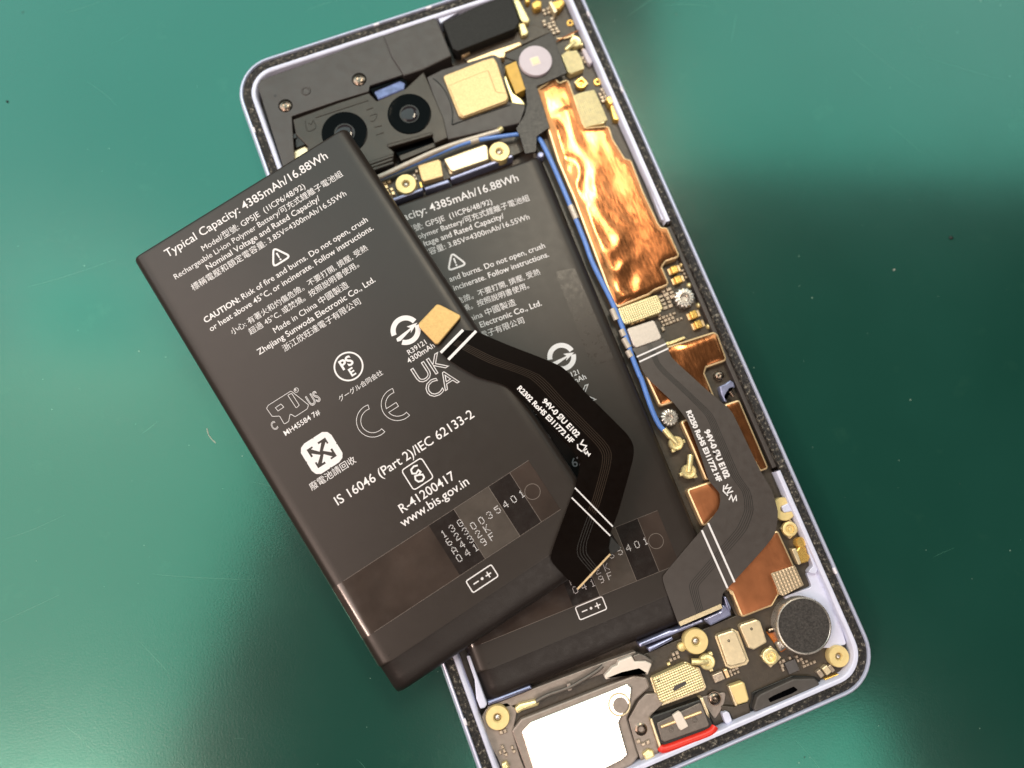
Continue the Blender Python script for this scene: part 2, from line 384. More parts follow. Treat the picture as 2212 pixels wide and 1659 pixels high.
# inner lip, missing along the middle of the right side
def lip():
    yA = W('E', 1375, 280, 7).y; yB = W('H', 1370, 1420, 7).y
    base = ring(2.7); dense = []
    for i in range(len(base)):
        a, b = base[i], base[(i + 1) % len(base)]; n = max(1, int((b - a).length / 1.2))
        for k in range(n): dense.append(a.lerp(b, k / n))
    idx = [i for i, p in enumerate(dense) if p.x > 30 and yB < p.y < yA]
    s = idx[-1] + 1; N = len(dense); path = [dense[(s + i) % N] for i in range(N - len(idx))]
    rings = []
    for off, z in [(0, 3.6), (0, 6.85), (.15, 7.05), (.75, 7.05), (.95, 6.85), (.95, 3.6)]:
        r = []
        for i, p in enumerate(path):
            d = (path[min(i + 1, len(path) - 1)] - path[max(i - 1, 0)]).normalized(); n = Vector((-d.y, d.x))
            w = 1 + .12 * noise.noise(Vector((p.x * .3, p.y * .3, 0)))
            r.append((p.x + n.x * off * w, p.y + n.y * off * w, z))
        rings.append(r)
    vs, fs = loft(rings, False, False, False); link('inner_lip', mesh('inner_lip', vs, fs), 'lip', PHN, 50)
    # dark ledge where the lip is missing
    slab2('side_ledge', [Vector((HX - 2.75, yA)), Vector((HX - 3.6, yA)), Vector((HX - 3.6, yB)), Vector((HX - 2.75, yB))], 3.6, 6.2, 'plastic', PHN, .15)
lip()
# antenna bands across the rim
for t, c in (('A', (420, 1125)), ('A', (1505, 228)), ('A', (1955, 75)), ('B', (1575, 110)), ('B', (1868, 760)), ('K', (1715, 770)), ('L', (275, 1270))):
    p = W(t, *c, 7.2); side = abs(p.x) > 30
    w, h = (.5, 1.2) if side else (1.2, .5)
    p.x = math.copysign(HX - 1.0, p.x) if side else p.x; p.y = p.y if side else math.copysign(HY - 1.0, p.y)
    slab2('antenna_band', rpoly([Vector((p.x + a * w / 2, p.y + b * h / 2)) for a, b in ((-1, -1), (1, -1), (1, 1), (-1, 1))], .15), 5.6, 7.2, 'bandm', frame, .1)

# ------------------------------------------------------------------ phone: boards
main = slab('main_board', 'V', [(1100, -30), (1230, -30), (1330, 150), (1395, 300), (1475, 520), (1530, 660), (1590, 820), (1660, 1000), (1740, 1160), (1760, 1260), (1600, 1350), (1500, 1160), (1400, 900), (1280, 620), (1200, 420), (1150, 300), (1060, 230), (1000, 180), (960, 110)], 3.6, 4.8, 'pcb', PHN, .4, .1)
low = slab2('bottom_board', rpoly([Vector(v) for v in ((-32.4, -72.2), (32.4, -72.2), (32.4, -60), (27, -56.5), (0, -56.5), (-32.4, -56.5))], 2), 3.6, 4.9, 'pcb', PHN, .1)

# --- upper left: antenna cover, camera bracket, lenses
slab('antenna_cover', 'A', [(470, 740), (495, 690), (1560, 300), (1630, 480), (1745, 640), (1440, 740), (1430, 790), (1160, 872), (765, 1005), (790, 1400), (690, 1440)], 3.6, 7.2, 'plastic', PHN, .3)
slab('antenna_block', 'A', [(1555, 305), (1995, 152), (2025, 175), (2148, 480), (1900, 600), (1735, 655), (1625, 485)], 3.6, 7.6, 'plastic', PHN, .3, .25)
def screw(t, c, r, z, parent, mat='dsteel', name='screw'):
    k = r * zpx(z); p = W(t, *c, z)
    s = lathe(name, p, [(k * 1.12, z - .9), (k * 1.12, z - .05), (k * 1.0, z - .05), (k, z), (k * .8, z + .22), (k * .42, z + .3), (k * .38, z + .05), (0, z - .08)], mat, parent, 24)
    return s
def ringpart(name, t, c, ro, ri, z0, z1, mat, parent, n=32):
    k = zpx(z1); p = W(t, *c, z1); e = min(.12, (ro - ri) * k * .3)
    return lathe(name, p, [(ro * k, z0), (ro * k, z1 - e), (ro * k - e, z1), (ri * k + e, z1), (ri * k, z1 - e), (ri * k, z0)], mat, parent, n)
screw('A', (710, 912), 58, 7.25, PHN); screw('A', (1347, 685), 60, 7.25, PHN)
ringpart('moulded_ring', 'A', (886, 783), 45, 26, 7.0, 7.32, 'plastic', PHN)
ringpart('pin_hole', 'A', (622, 826), 14, 3, 7.0, 7.22, 'black', PHN, 16)
brk = slab('camera_bracket', 'A', [(775, 1030), (1160, 888), (1432, 800), (1500, 870), (1745, 765), (1905, 615), (2080, 1025), (2115, 1190), (2000, 1240), (1972, 1150), (1590, 1255), (1650, 1310), (1640, 1385), (1440, 1455), (1200, 1540), (880, 1500), (900, 1260), (800, 1160)], 3.6, 7.0, 'bracket', PHN, .25, .2)
slab('bracket_ridge', 'A', [(1590, 1248), (1970, 1140), (1985, 1165), (1600, 1275)], 6.5, 7.35, 'bracket', brk, .15, .15)
slab('bracket_ridge', 'A', [(1420, 1400), (1640, 1325), (1650, 1350), (1430, 1428)], 6.0, 7.25, 'bracket', brk, .15, .15)
slab('bracket_ridge', 'A', [(1440, 1455), (1640, 1390), (1650, 1412), (1450, 1480)], 6.0, 7.0, 'bracket', brk, .15, .15)
slab('bracket_ridge', 'A', [(960, 1000), (1420, 850), (1428, 868), (968, 1018)], 6.8, 7.12, 'bracket', brk, .1, .06)
slab('sensor_bar', 'A', [(1650, 1300), (1985, 1180), (2015, 1250), (1700, 1380)], 3.6, 5.8, 'gloss', PHN, .2)
slab('sensor_bar', 'A', [(1690, 1345), (2005, 1225), (2015, 1265), (1710, 1390)], 3.6, 6.1, 'bracket', PHN, .2)
def lens(t, c, r, z):
    k = zpx(z); R = r * k; p = W(t, *c, z)
    L = lathe('camera_lens', p, [(R * 1.02, z - .3), (R * 1.02, z + .04), (R * .99, z + .09), (R * .95, z + .09), (R * .9, z + .04), (R * .5, z + .03), (0, z + .02)], 'gloss', brk, 48)
    q = Vector((p.x, p.y, 0))
    lathe('lens_glass', q, [(R * .40, z + .02), (R * .34, z + .12), (R * .22, z + .19), (R * .1, z + .22), (0, z + .23)], 'lensglass', brk, 32)
    lathe('lens_ring', q, [(R * .46, z + .02), (R * .455, z + .06), (R * .42, z + .07), (R * .40, z + .04)], 'black', brk, 32)
a = NT('coated_lens_glass'); a.b.inputs['Base Color'].default_value = (.02, .016, .018, 1); a.b.inputs['Roughness'].default_value = .03
a.b.inputs['Specular IOR Level'].default_value = .35; M['lensglass'] = a.m
lens('A', (1222, 1150), 203, 7.0); lens('A', (1782, 985), 195, 7.0)
# embossed marks on the bracket
for q in ([(1410, 950), (1470, 930)], [(1440, 1000), (1500, 985), (1480, 1040), (1445, 1045)], [(1480, 1100), (1545, 1085)], [(1495, 1165), (1560, 1145)], [(880, 1045), (900, 1130), (970, 1105), (950, 1035)], [(910, 1060), (930, 1075), (945, 1045)]):
    tube('embossed_mark', [W('A', x, y, 7.02) for x, y in q], .1, 'bracket', brk, 6, 3)
slab('film_recess', 'A', [(1425, 750), (1690, 655), (1760, 700), (1770, 760), (1500, 870)], 3.6, 6.6, 'gloss', PHN, .1)
slab('blue_film', 'A', [(1475, 790), (1700, 695), (1745, 715), (1735, 775), (1515, 862)], 6.4, 6.9, 'bluefilm', PHN, .3, .3)
slab('tan_connector', 'A', [(775, 1305), (880, 1258), (918, 1290), (910, 1340), (790, 1400), (770, 1370)], 3.6, 6.4, 'canm', PHN, .3, .3)
slab('ribbon_stub', 'A', [(795, 1170), (850, 1125), (880, 1250), (800, 1280)], 3.6, 6.6, 'black', PHN, .1)
slab('clip_hook', 'A', [(760, 1165), (800, 1145), (810, 1190), (770, 1205)], 3.6, 6.9, 'black', PHN, .1)

# --- top: foam pad, spring contacts, earpiece parts
slab('foam_pad', 'B', [(300, 195), (560, 65), (880, -60), (960, 185), (925, 245), (430, 440), (385, 420)], 3.6, 8.0, 'blackfoam', PHN, .2, .2)
slab('lavender_wedge', 'B', [(60, 130), (620, -60), (700, -60), (300, 185), (280, 205), (255, 150), (225, 150)], 3.6, 6.6, 'lip', PHN, .3)
slab('speaker_seat', 'B', [(415, 460), (930, 250), (1080, 210), (1250, 270), (1000, 380), (540, 550)], 4.8, 5.6, 'pcb', main, .2)
slab('grounding_strip', 'B', [(505, 525), (720, 440), (960, 360), (985, 385), (838, 452), (832, 495), (760, 505), (720, 480), (520, 552)], 4.8, 6.3, 'brass', main, .2, .15)
slab('grounding_strip', 'B', [(440, 468), (500, 435), (540, 450), (480, 488)], 4.8, 6.2, 'brass', main, .2)
slab('spring_contact', 'B', [(900, -10), (958, -10), (1050, 165), (1035, 198), (990, 190), (965, 160)], 4.8, 6.8, 'cream', main, .3, .3)
slab('spring_contact', 'B', [(938, 200), (1005, 192), (1040, 275), (1025, 300), (978, 310)], 4.8, 6.6, 'cream', main, .3, .3)
slab('gold_pad', 'B', [(1065, 20), (1110, -10), (1155, 5), (1150, 60), (1100, 78), (1075, 60)], 4.8, 6.2, 'gold', main, .4, .4)
slab('gold_pad', 'B', [(1000, -20), (1050, -20), (1055, 15), (1020, 25)], 4.8, 6.0, 'gold', main, .4, .3)
slab('gold_pad', 'B', [(1245, 10), (1330, -15), (1355, 20), (1310, 78), (1270, 80)], 4.8, 6.4, 'gold', main, .3, .3)
slab('contact_block', 'B', [(1212, 15), (1240, 5), (1290, 95), (1265, 115)], 4.8, 6.6, 'canm', main, .2)
ringpart('screw_hole', 'B', (1398, 195), 34, 15, 4.6, 5.05, 'gold', main, 20)
scatter('chip_cluster', 'B', [(1150, 90), (1215, 70), (1330, 290), (1270, 300), (1180, 220)], 4.75, 5.3, 'smd', main, 42, 36, 1, .75)
scatter('chip_cluster', 'B', [(1500, 390), (1560, 470), (1540, 560), (1480, 440)], 4.75, 5.4, 'smd', main, 36, 40, 2, .6)
tube('orange_wire', [W('B', x, y, 5.3) for x, y in ((1280, 360), (1380, 305), (1490, 255))], .12, 'orange', main, 6)
tube('orange_wire', [W('B', x, y, 5.2) for x, y in ((1285, 335), (1380, 325), (1430, 290))], .16, 'brass', main, 6)
# --- sensor module with gold plate
sen = slab('sensor_housing', 'B', [(160, 665), (290, 600), (740, 470), (800, 500), (872, 880), (1000, 895), (1012, 930), (965, 1065), (345, 1205), (280, 1010)], 3.6, 6.9, 'plastic', PHN, .3, .2)
tube('housing_seam', [W('B', x, y, 6.92) for x, y in ((215, 675), (290, 745), (350, 850), (380, 960), (378, 1075))], .13, 'black', sen, 6)
tube('housing_seam', [W('B', x, y, 6.9) for x, y in ((378, 1078), (600, 1000), (880, 905))], .16, 'black', sen, 6)
slab('sensor_shield', 'B', [(298, 655), (640, 520), (738, 492), (770, 545), (868, 850), (850, 885), (475, 1020), (435, 1000)], 6.6, 7.6, 'tan', sen, .6, .2)
slab('shield_step', 'B', [(345, 735), (690, 600), (760, 790), (855, 800), (862, 845), (845, 872), (478, 1008), (445, 985)], 7.5, 7.85, 'tan', sen, .4, .18)
slab('yellow_label', 'B', [(835, 570), (932, 525), (1012, 770), (930, 812)], 4.8, 7.2, 'yellow', PHN, .12, .1)
slab('contact_comb', 'B', [(820, 662), (845, 650), (885, 740), (905, 800), (975, 850), (1015, 905), (905, 925), (880, 830)], 4.8, 6.7, 'cream', main, .2, .2)
fl = slab('flash_flex', 'B', [(838, 465), (1000, 390), (1240, 272), (1372, 630), (1180, 715), (1110, 745), (1180, 960), (1220, 1100), (1110, 1180), (1105, 1310), (1010, 1330), (965, 1180), (930, 1110), (1000, 1000), (1025, 900), (1012, 770), (930, 525), (850, 500)], 6.9, 7.25, 'film', PHN, .25, .08)
lathe('flash_lens', W('B', 1100, 522, 7.9), [(155 * zpx(7.9), 7.2), (155 * zpx(7.9), 7.7), (150 * zpx(7.9), 7.9), (140 * zpx(7.9), 7.92), (0, 7.94)], 'led', fl, 48)
block('led_frame', 'B', (1097, 527), 84, 84, 7.9, 7.98, 'white', fl, 0, .1, .03)
block('led_die', 'B', (1098, 523), 62, 62, 7.95, 8.05, 'ledy', fl, 0, .08, .03)
# --- upper right board pieces
slab('board_connector', 'B', [(1320, 472), (1370, 440), (1455, 430), (1500, 500), (1522, 590), (1405, 640), (1368, 610)], 4.8, 6.4, 'dots', main, .35, .2)
slab('board_connector', 'B', [(1428, 822), (1480, 800), (1608, 770), (1680, 930), (1722, 1032), (1690, 1062), (1535, 1102), (1498, 1068)], 4.8, 6.9, 'dots', main, .4, .2)
slab('relay_block', 'B', [(1500, 425), (1530, 415), (1595, 530), (1570, 555), (1545, 530)], 4.8, 6.0, 'led', main, .25, .2)
def coax_plug(t, c, r, tail, z, mat='cream'):
    k = zpx(z); p = W(t, *c, z); q = W(t, *tail, z - .3)
    o = lathe('coax_plug', p, [(r * k, z - 1.2), (r * k, z - .2), (r * k * .85, z), (r * k * .5, z - .05), (r * k * .4, z - .2), (0, z - .2)], mat, main, 20)
    tube('plug_crimp', [q, q.lerp(p, .5), Vector((p.x, p.y, z - .4))], r * k * .42, mat, main, 8, 3)
    d = (q - p); d.z = 0; n = Vector((-d.y, d.x, 0)).normalized() * r * k
    for s in (-1, 1):
        c2 = p - d.normalized() * r * k * .5 + n * s * .95
        slab2('plug_ear', rpoly([Vector((c2.x + a * .32, c2.y + b * .32)) for a, b in ((-1, -1), (1, -1), (1, 1), (-1, 1))], .1), z - 1.2, z - .25, mat, main, .12)
    return o
def socket(t, c, r, z, mat='gold'):
    k = zpx(z); p = W(t, *c, z)
    lathe('coax_socket', p, [(r * k, z - 1.0), (r * k, z - .1), (r * k * .9, z), (r * k * .62, z), (r * k * .55, z - .5), (r * k * .25, z - .5), (r * k * .2, z - .05), (0, z)], mat, main, 24)
    block('socket_base', t, c, r * 1.9, r * 1.9, 4.6, z - .75, 'canm', main, 20, .15)
coax_plug('B', (1445, 355), 55, (1360, 435), 6.4); socket('B', (1495, 715), 52, 6.0); ringpart('screw_hole', 'B', (1635, 705), 36, 14, 4.6, 5.2, 'gold', main, 20)
scatter('chip_cluster', 'B', [(1640, 790), (1680, 760), (1730, 870), (1690, 900)], 4.75, 5.4, 'smd', main, 40, 36, 3, .85)
scatter('chip_cluster', 'B', [(1380, 640), (1450, 610), (1470, 640), (1400, 670)], 4.75, 5.6, 'smd', main, 40, 30, 31, .85)
slab('spring_contact', 'B', [(1708, 845), (1755, 818), (1782, 880), (1740, 905)], 4.8, 6.6, 'gold', main, .2, .2)
slab('spring_contact', 'B', [(1738, 895), (1780, 875), (1805, 965), (1845, 1005), (1820, 1040), (1775, 1035), (1762, 990)], 4.8, 6.0, 'gold', main, .3, .25)

# --- copper foils
def foil(name, t, P, z, mat, parent, amp, mask, step=.55, r=.5, wall='brass', off=.35, zw=None):
    """shield can with pale metal walls and a wrinkled copper sheet over it"""
    pg = rpoly(ccw(poly(t, P, z)), r)
    can = slab2(name + '_can', inset(pg, -off), 4.4, z - .12, wall, parent, .3)
    x0, x1 = min(v.x for v in pg), max(v.x for v in pg); y0, y1 = min(v.y for v in pg), max(v.y for v in pg)
    def inside(q):
        c = False
        for i in range(len(pg)):
            a_, b_ = pg[i], pg[i - 1]
            if (a_.y > q.y) != (b_.y > q.y) and q.x < (b_.x - a_.x) * (q.y - a_.y) / (b_.y - a_.y) + a_.x: c = not c
        return c
    grid = []; row = 0; y = y0 + step
    while y < y1:
        x = x0 + step * (.5 + .5 * (row % 2)); row += 1
        while x < x1:
            q = Vector((x, y))
            if inside(q): grid.append(q)
            x += step
        y += step * .87
    dv, _, df = geometry.delaunay_2d_cdt(list(pg) + grid, [], [list(range(len(pg)))], 1, 1e-4)[:3]
    bm = bmesh.new(); bv = [bm.verts.new((v.x, v.y, z)) for v in dv]
    for f in df:
        try: bm.faces.new([bv[i] for i in f])
        except ValueError: pass
    bmesh.ops.recalc_face_normals(bm, faces=bm.faces)
    if sum(f.normal.z for f in bm.faces) < 0: bmesh.ops.reverse_faces(bm, faces=bm.faces)
    segs = [(pg[i - 1], pg[i]) for i in range(len(pg))]
    for v in bm.verts:
        q = v.co.to_2d(); dm = 9
        for a_, b_ in segs:
            e = b_ - a_; l = e.length_squared
            tt = 0 if l < 1e-9 else max(0, min(1, (q - a_).dot(e) / l)); dm = min(dm, (q - a_ - e * tt).length)
        h = mask(v.co.x, v.co.y)
        w = Vector((v.co.x * .12, v.co.y * .065, 3.1)); s = noise.noise(w * 1.0); s2 = noise.noise(Vector((v.co.x * .26, v.co.y * .17, 5)))
        ridge = (1 - abs(s) * 2.2) * .5 + (1 - abs(s2) * 2.4) * .5
        v.co.z += min(1, dm / .9) * (amp * h * ridge + .012 * noise.noise(v.co * .4)) - .1 * max(0, 1 - dm / .5)
    me = bpy.data.meshes.new(name); bm.to_mesh(me); bm.free()
    return link(name, me, mat, can, 180)
b0 = W('B', 1200, 900, 6.9); b1 = W('E', 900, 850, 6.9)
def big_mask(x, y):
    f = (y - b1.y) / (b0.y - b1.y)            # 0 at the lower end, 1 at the top
    u = x - (18.0 + 1.0 * f)                  # distance from the cable side
    return max(.06, min(1.3, 1.25 - max(0, u - 2) / 5.5)) * (1 if f < .95 else .6)
foil('copper_foil', 'B', [(1112, 775), (1270, 680), (1300, 720), (1375, 690), (1420, 815), (1500, 1060), (1530, 1108), (1725, 1092), (1760, 1200), (1865, 1370), (1920, 1388),
     (2020, 1650), (2152, 1930), (2182, 1970), (2232, 1972), (2335, 2208), (2222, 2246), (2182, 2300), (2242, 2448), (2120, 2498), (2080, 2530), (1812, 2640), (1780, 2600), (1440, 1700), (1305, 1385), (1185, 1000)], 6.9, 'copper', PHN, .24, big_mask)
foil('copper_foil', 'H', [(470, 372), (870, 245), (893, 262), (968, 470), (795, 530), (775, 590), (868, 810), (700, 860), (530, 822), (410, 862), (300, 625), (240, 470)], 6.6, 'copper', PHN, .3, lambda x, y: .8, .6)
foil('copper_foil', 'H', [(975, 870), (1082, 835), (1325, 1405), (1275, 1425), (1100, 1130)], 6.6, 'copper', PHN, .12, lambda x, y: .5, .6, .25)
foil('copper_foil', 'H', [(600, 1015), (640, 1000), (842, 1490), (808, 1500), (700, 1240)], 6.3, 'copper', PHN, .1, lambda x, y: .5, .6, .2)
foil('copper_foil', 'K', [(468, 70), (660, 5), (725, 60), (740, 170), (715, 250), (600, 365), (560, 280)], 6.6, 'copperd', PHN, .06, lambda x, y: .5, .7, .3)
foil('copper_foil', 'K', [(1232, 430), (1375, 745), (1190, 800), (1235, 960), (1180, 1055), (935, 1150), (850, 940), (700, 860), (900, 600)], 6.7, 'copperd', PHN, .08, lambda x, y: .5, .7, .3)
slab('shield_tile', 'K', [(1175, 785), (1385, 715), (1463, 888), (1282, 982), (1250, 968)], 6.5, 7.0, 'dotst', main, .2, .12)
slab('contact_bar', 'E', [(1340, 1300), (1490, 1245), (1505, 1262), (1360, 1322)], 4.8, 6.2, 'cream', main, .15)
slab('contact_bar', 'H', [(445, 330), (475, 312), (490, 340), (465, 355)], 4.8, 6.4, 'cream', main, .2)
# --- parts along the right of the board
slab('board_connector', 'E', [(915, 1005), (1245, 888), (1268, 900), (1305, 1000), (1280, 1045), (985, 1142), (955, 1120)], 4.8, 6.9, 'dots', main, .3, .2)
for c in ((1408, 665), (1440, 752), (1575, 1055), (1615, 1140)):
    block('clip_base', 'E', (c[0] - 5, c[1] + 8), 118, 62, 4.8, 5.3, 'brass', main, 0, .1)
    block('spring_clip', 'E', c, 62, 70, 5.2, 6.3, 'gold', main, 0, .25, .25)
for c in ((1475, 622), (1538, 800), (1620, 972), (1705, 1155)):
    p = W('E', *c, 5.4); k = 26 * zpx(5.4); lathe('solder_dot', p, [(k, 4.7), (k * .9, 5.2), (k * .5, 5.45), (0, 5.5)], 'cream', main, 16)
def nut(t, c, r, z):
    k = r * zpx(z); p = W(t, *c, z); vs = []; n = 72
    prof = [(1, z - 1.6, 1), (1, z - .15, 1), (.9, z, .4), (.5, z, 0), (.42, z - .15, 0), (.36, z - 1, 0), (0, z - 1, 0)]
    for i in range(n):
        a_ = 2 * PI * i / n
        for rr, zz, kn in prof:
            q = rr * k * (1 + .07 * kn * math.cos(14 * a_)); vs.append((p.x + q * math.cos(a_), p.y + q * math.sin(a_), zz))
    m = len(prof); fs = [(i * m + j, ((i + 1) % n) * m + j, ((i + 1) % n) * m + j + 1, i * m + j + 1) for i in range(n) for j in range(m - 1)]
    link('standoff_nut', mesh('standoff_nut', vs, fs), 'steel', main, 40)
nut('E', (1495, 910), 86, 6.6); nut('H', (488, 972), 72, 6.4)
scatter('chip_cluster', 'E', [(1275, 870), (1370, 830), (1410, 900), (1420, 1000), (1330, 1030), (1290, 940)], 4.75, 5.4, 'smd', main, 52, 36, 5, .8)
scatter('chip_cluster', 'E', [(1265, 1060), (1410, 1030), (1480, 1090), (1420, 1140), (1310, 1165)], 4.75, 5.3, 'smd', main, 34, 32, 6, .85)
scatter('chip_cluster', 'E', [(1340, 1230), (1500, 1175), (1515, 1195), (1350, 1255)], 4.75, 5.3, 'smd', main, 28, 30, 7, .95)
scatter('chip_cluster', 'E', [(1470, 650), (1500, 640), (1545, 750), (1515, 765)], 4.75, 5.4, 'smd', main, 40, 34, 8, .85)
scatter('chip_cluster', 'E', [(1640, 1000), (1680, 1000), (1700, 1120), (1670, 1130)], 4.75, 5.4, 'smd', main, 40, 36, 9, .8)
scatter('chip_cluster', 'E', [(1040, 1120), (1230, 1070), (1240, 1090), (1050, 1160)], 4.75, 5.9, 'brass', main, 46, 34, 10, .7)
scatter('chip_cluster', 'E', [(1290, 1170), (1330, 1150), (1350, 1290), (1310, 1290)], 4.75, 5.4, 'smd', main, 36, 60, 11, .7)
screw('H', (915, 610), 42, 5.6, main)
slab('blue_bracket', 'H', [(915, 705), (970, 680), (1010, 650), (1040, 672), (1052, 715), (1000, 730), (1010, 755), (965, 790), (985, 835), (960, 840), (930, 770)], 3.6, 6.2, 'bluem', PHN, .3, .25)
tube('bracket_pin', [W('H', 1005, 745, 6.6), W('H', 1035, 790, 6.5)], .45, 'dsteel', PHN, 8)
coax_plug('H', (545, 1195), 62, (450, 1095), 6.6); coax_plug('H', (655, 1440), 62, (665, 1300), 6.6)
scatter('chip_cluster', 'H', [(620, 1130), (650, 1130), (760, 1400), (730, 1410)], 4.75, 5.6, 'smd', main, 34, 40, 12, .45)
ringpart('brass_washer', 'K', (1290, 228), 98, 30, 4.8, 6.3, 'washer', PHN, 40)
slab('washer_cover', 'K', [(1265, 205), (1385, 150), (1420, 240), (1290, 260)], 5.5, 6.5, 'lip', PHN, .3, .2)
socket('K', (1342, 402), 62, 6.2, 'washer')
lathe('gold_stud', W('K', 1440, 520, 6.2), [(46 * zpx(6), 4.8), (46 * zpx(6), 6.0), (38 * zpx(6), 6.25), (0, 6.3)], 'gold', PHN, 24)
slab('spring_contact', 'K', [(1395, 590), (1430, 540), (1480, 560), (1490, 610), (1515, 640), (1500, 685), (1430, 705)], 4.8, 6.1, 'gold', main, .3, .25)
slab('contact_block', 'K', [(1355, 575), (1395, 568), (1440, 700), (1415, 715)], 4.8, 6.4, 'canm', main, .2)
slab('lavender_ledge', 'K', [(1480, 775), (1590, 765), (1650, 900), (1700, 1020), (1800, 1290), (1830, 1400), (1690, 1430), (1500, 1430), (1290, 985), (1530, 900)], 3.6, 5.6, 'lip', PHN, .5)
slab('lavender_ledge', 'K', [(1395, 300), (1430, 290), (1590, 700), (1570, 790), (1490, 780), (1540, 720), (1460, 480)], 3.6, 6.4, 'lip', PHN, .4)
slab('lavender_ledge', 'B', [(1395, -20), (1470, -20), (1900, 1060), (2060, 1420), (2260, 1900), (2190, 1900), (1880, 1090), (1840, 1050), (1830, 980), (1480, 250)], 3.6, 6.3, 'lip', PHN, .3)
# vibration motor
k = zpx(7.6); p = W('K', 1466, 1238, 7.6); R = 234 * k
mot = lathe('vibration_motor', p, [(R, 4), (R, 7.2), (R * .97, 7.5), (R * .93, 7.55), (R * .91, 7.45)], 'steel', PHN, 64)
lathe('felt_pad', p, [(R * .915, 7.3), (R * .9, 7.5), (0, 7.52)], 'motor', mot, 64)
slab('amber_flex', 'K', [(1135, 1290), (1200, 1260), (1310, 1440), (1265, 1470)], 4.8, 5.3, 'orange', low, .2)
slab('solder_joint', 'K', [(1145, 1265), (1215, 1245), (1235, 1290), (1160, 1310)], 5.2, 6.0, 'dsteel', low, .4, .4)
slab('solder_joint', 'K', [(1215, 1380), (1285, 1360), (1320, 1430), (1260, 1470)], 5.2, 6.3, 'steel', low, .5, .5)

# --- cable row above the installed battery
def washer(t, c, r, z, parent, flat=None):
    k = r * zpx(z); p = W(t, *c, z)
    o = lathe('brass_washer', p, [(k, 4.6), (k, z - .3), (k * .93, z), (k * .4, z), (k * .3, z - .2), (k * .28, z - .8), (k * .28, 4.6)], 'washer', parent, 40)
    lathe('washer_pin', Vector((p.x, p.y, 0)), [(k * .3, z - .9), (k * .26, z - .5), (k * .15, z - .25), (0, z - .2)], 'steel', parent, 16)
row = slab('cable_row_board', 'D', [(100, 450), (560, 230), (1000, 110), (1420, 40), (1500, 180), (1320, 260), (800, 440), (300, 620)], 3.6, 4.9, 'pcb', PHN, .3)
washer('D', (417, 490), 96, 6.5, row); washer('D', (1226, 210), 96, 6.5, row)
slab('shield_can', 'D', [(518, 330), (700, 275), (720, 295), (742, 425), (575, 472), (555, 455)], 4.8, 6.3, 'tan', row, .3, .2)
slab('shield_can', 'D', [(745, 275), (1100, 148), (1122, 165), (1132, 280), (825, 385), (800, 370)], 4.8, 6.5, 'canm', row, .35, .2)
slab('shield_can', 'D', [(755, 270), (1095, 140), (1140, 285), (800, 410)], 4.8, 5.6, 'canm', row, .3, .2)
scatter('chip_cluster', 'D', [(215, 470), (300, 445), (330, 600), (270, 590)], 4.8, 5.5, 'brass', row, 44, 40, 13, .85)
scatter('chip_cluster', 'D', [(475, 370), (510, 360), (525, 470), (490, 440)], 4.8, 5.5, 'smd', row, 34, 34, 14, .8)
for P in ([(300, 612), (560, 520), (565, 548), (310, 640)], [(575, 520), (780, 450), (800, 480), (590, 545)], [(800, 430), (1330, 235), (1350, 258), (810, 458)]):
    slab('blue_rail', 'D', P, 3.6, 6.0, 'bluem', PHN, .15, .2)
lathe('blue_stud', W('D', 1582, 240, 6.4), [(35 * zpx(6), 4), (35 * zpx(6), 6), (25 * zpx(6), 6.5), (0, 6.6)], 'bluem', PHN, 16)
slab('spring_contact', 'D', [(530, 475), (550, 470), (565, 520), (545, 525)], 4.8, 6.0, 'gold', row, .1)
tube('grey_cable', [W('D', x, y, z) for x, y, z in ((-60, 520, 6.4), (190, 430, 6.9), (430, 320, 7.1), (650, 220, 7.1), (850, 145, 7.0), (1050, 85, 6.9), (1220, 35, 6.7))], .52, 'gcable', PHN, 12)
tube('cable_ferrule', [W('D', 1215, 38, 6.7), W('D', 1245, 15, 6.5)], .6, 'cream', PHN, 10)
tube('blue_cable', [W('D', x, y, z) for x, y, z in ((0, 520, 5.9), (210, 435, 6.1), (430, 345, 6.3), (650, 250, 6.5), (820, 180, 6.8), (1000, 122, 6.9), (1200, 88, 6.8), (1395, 62, 6.5))], .42, 'blue', PHN, 12)
tube('cable_ferrule', [W('D', 975, 128, 6.95), W('D', 1045, 108, 6.95)], .56, 'gcable', PHN, 10)
CABZ = 6.6
tube('blue_cable', [W(t, x, y, z) for t, x, y, z in (('D', 1545, 90, 5.8), ('D', 1590, 130, 6.4), ('D', 1680, 310, CABZ), ('D', 1830, 660, CABZ), ('D', 1960, 980, CABZ), ('E', 700, 620, CABZ), ('E', 880, 985, CABZ), ('E', 980, 1240, CABZ),
     ('E', 1045, 1440, CABZ), ('E', 1100, 1580, CABZ), ('H', 240, 640, 6.5), ('H', 290, 790, 6.5), ('H', 345, 940, 6.4), ('H', 395, 1040, 6.3), ('H', 440, 1090, 6.3))], .48, 'blue', PHN, 12)
for a_, b_ in ((('D', 1840, 680), ('D', 1890, 795)), (('E', 865, 1010), ('E', 905, 1105)), (('E', 945, 1190), ('E', 970, 1245)), (('E', 965, 1265), ('E', 1010, 1345)), (('E', 1000, 1370), ('E', 1030, 1425))):
    tube('cable_ferrule', [W(*a_, CABZ), W(*b_, CABZ)], .6, 'gcable', PHN, 12)
tube('plug_crimp', [W('H', 435, 1075, 6.35), W('H', 490, 1140, 6.4)], .6, 'cream', PHN, 10)

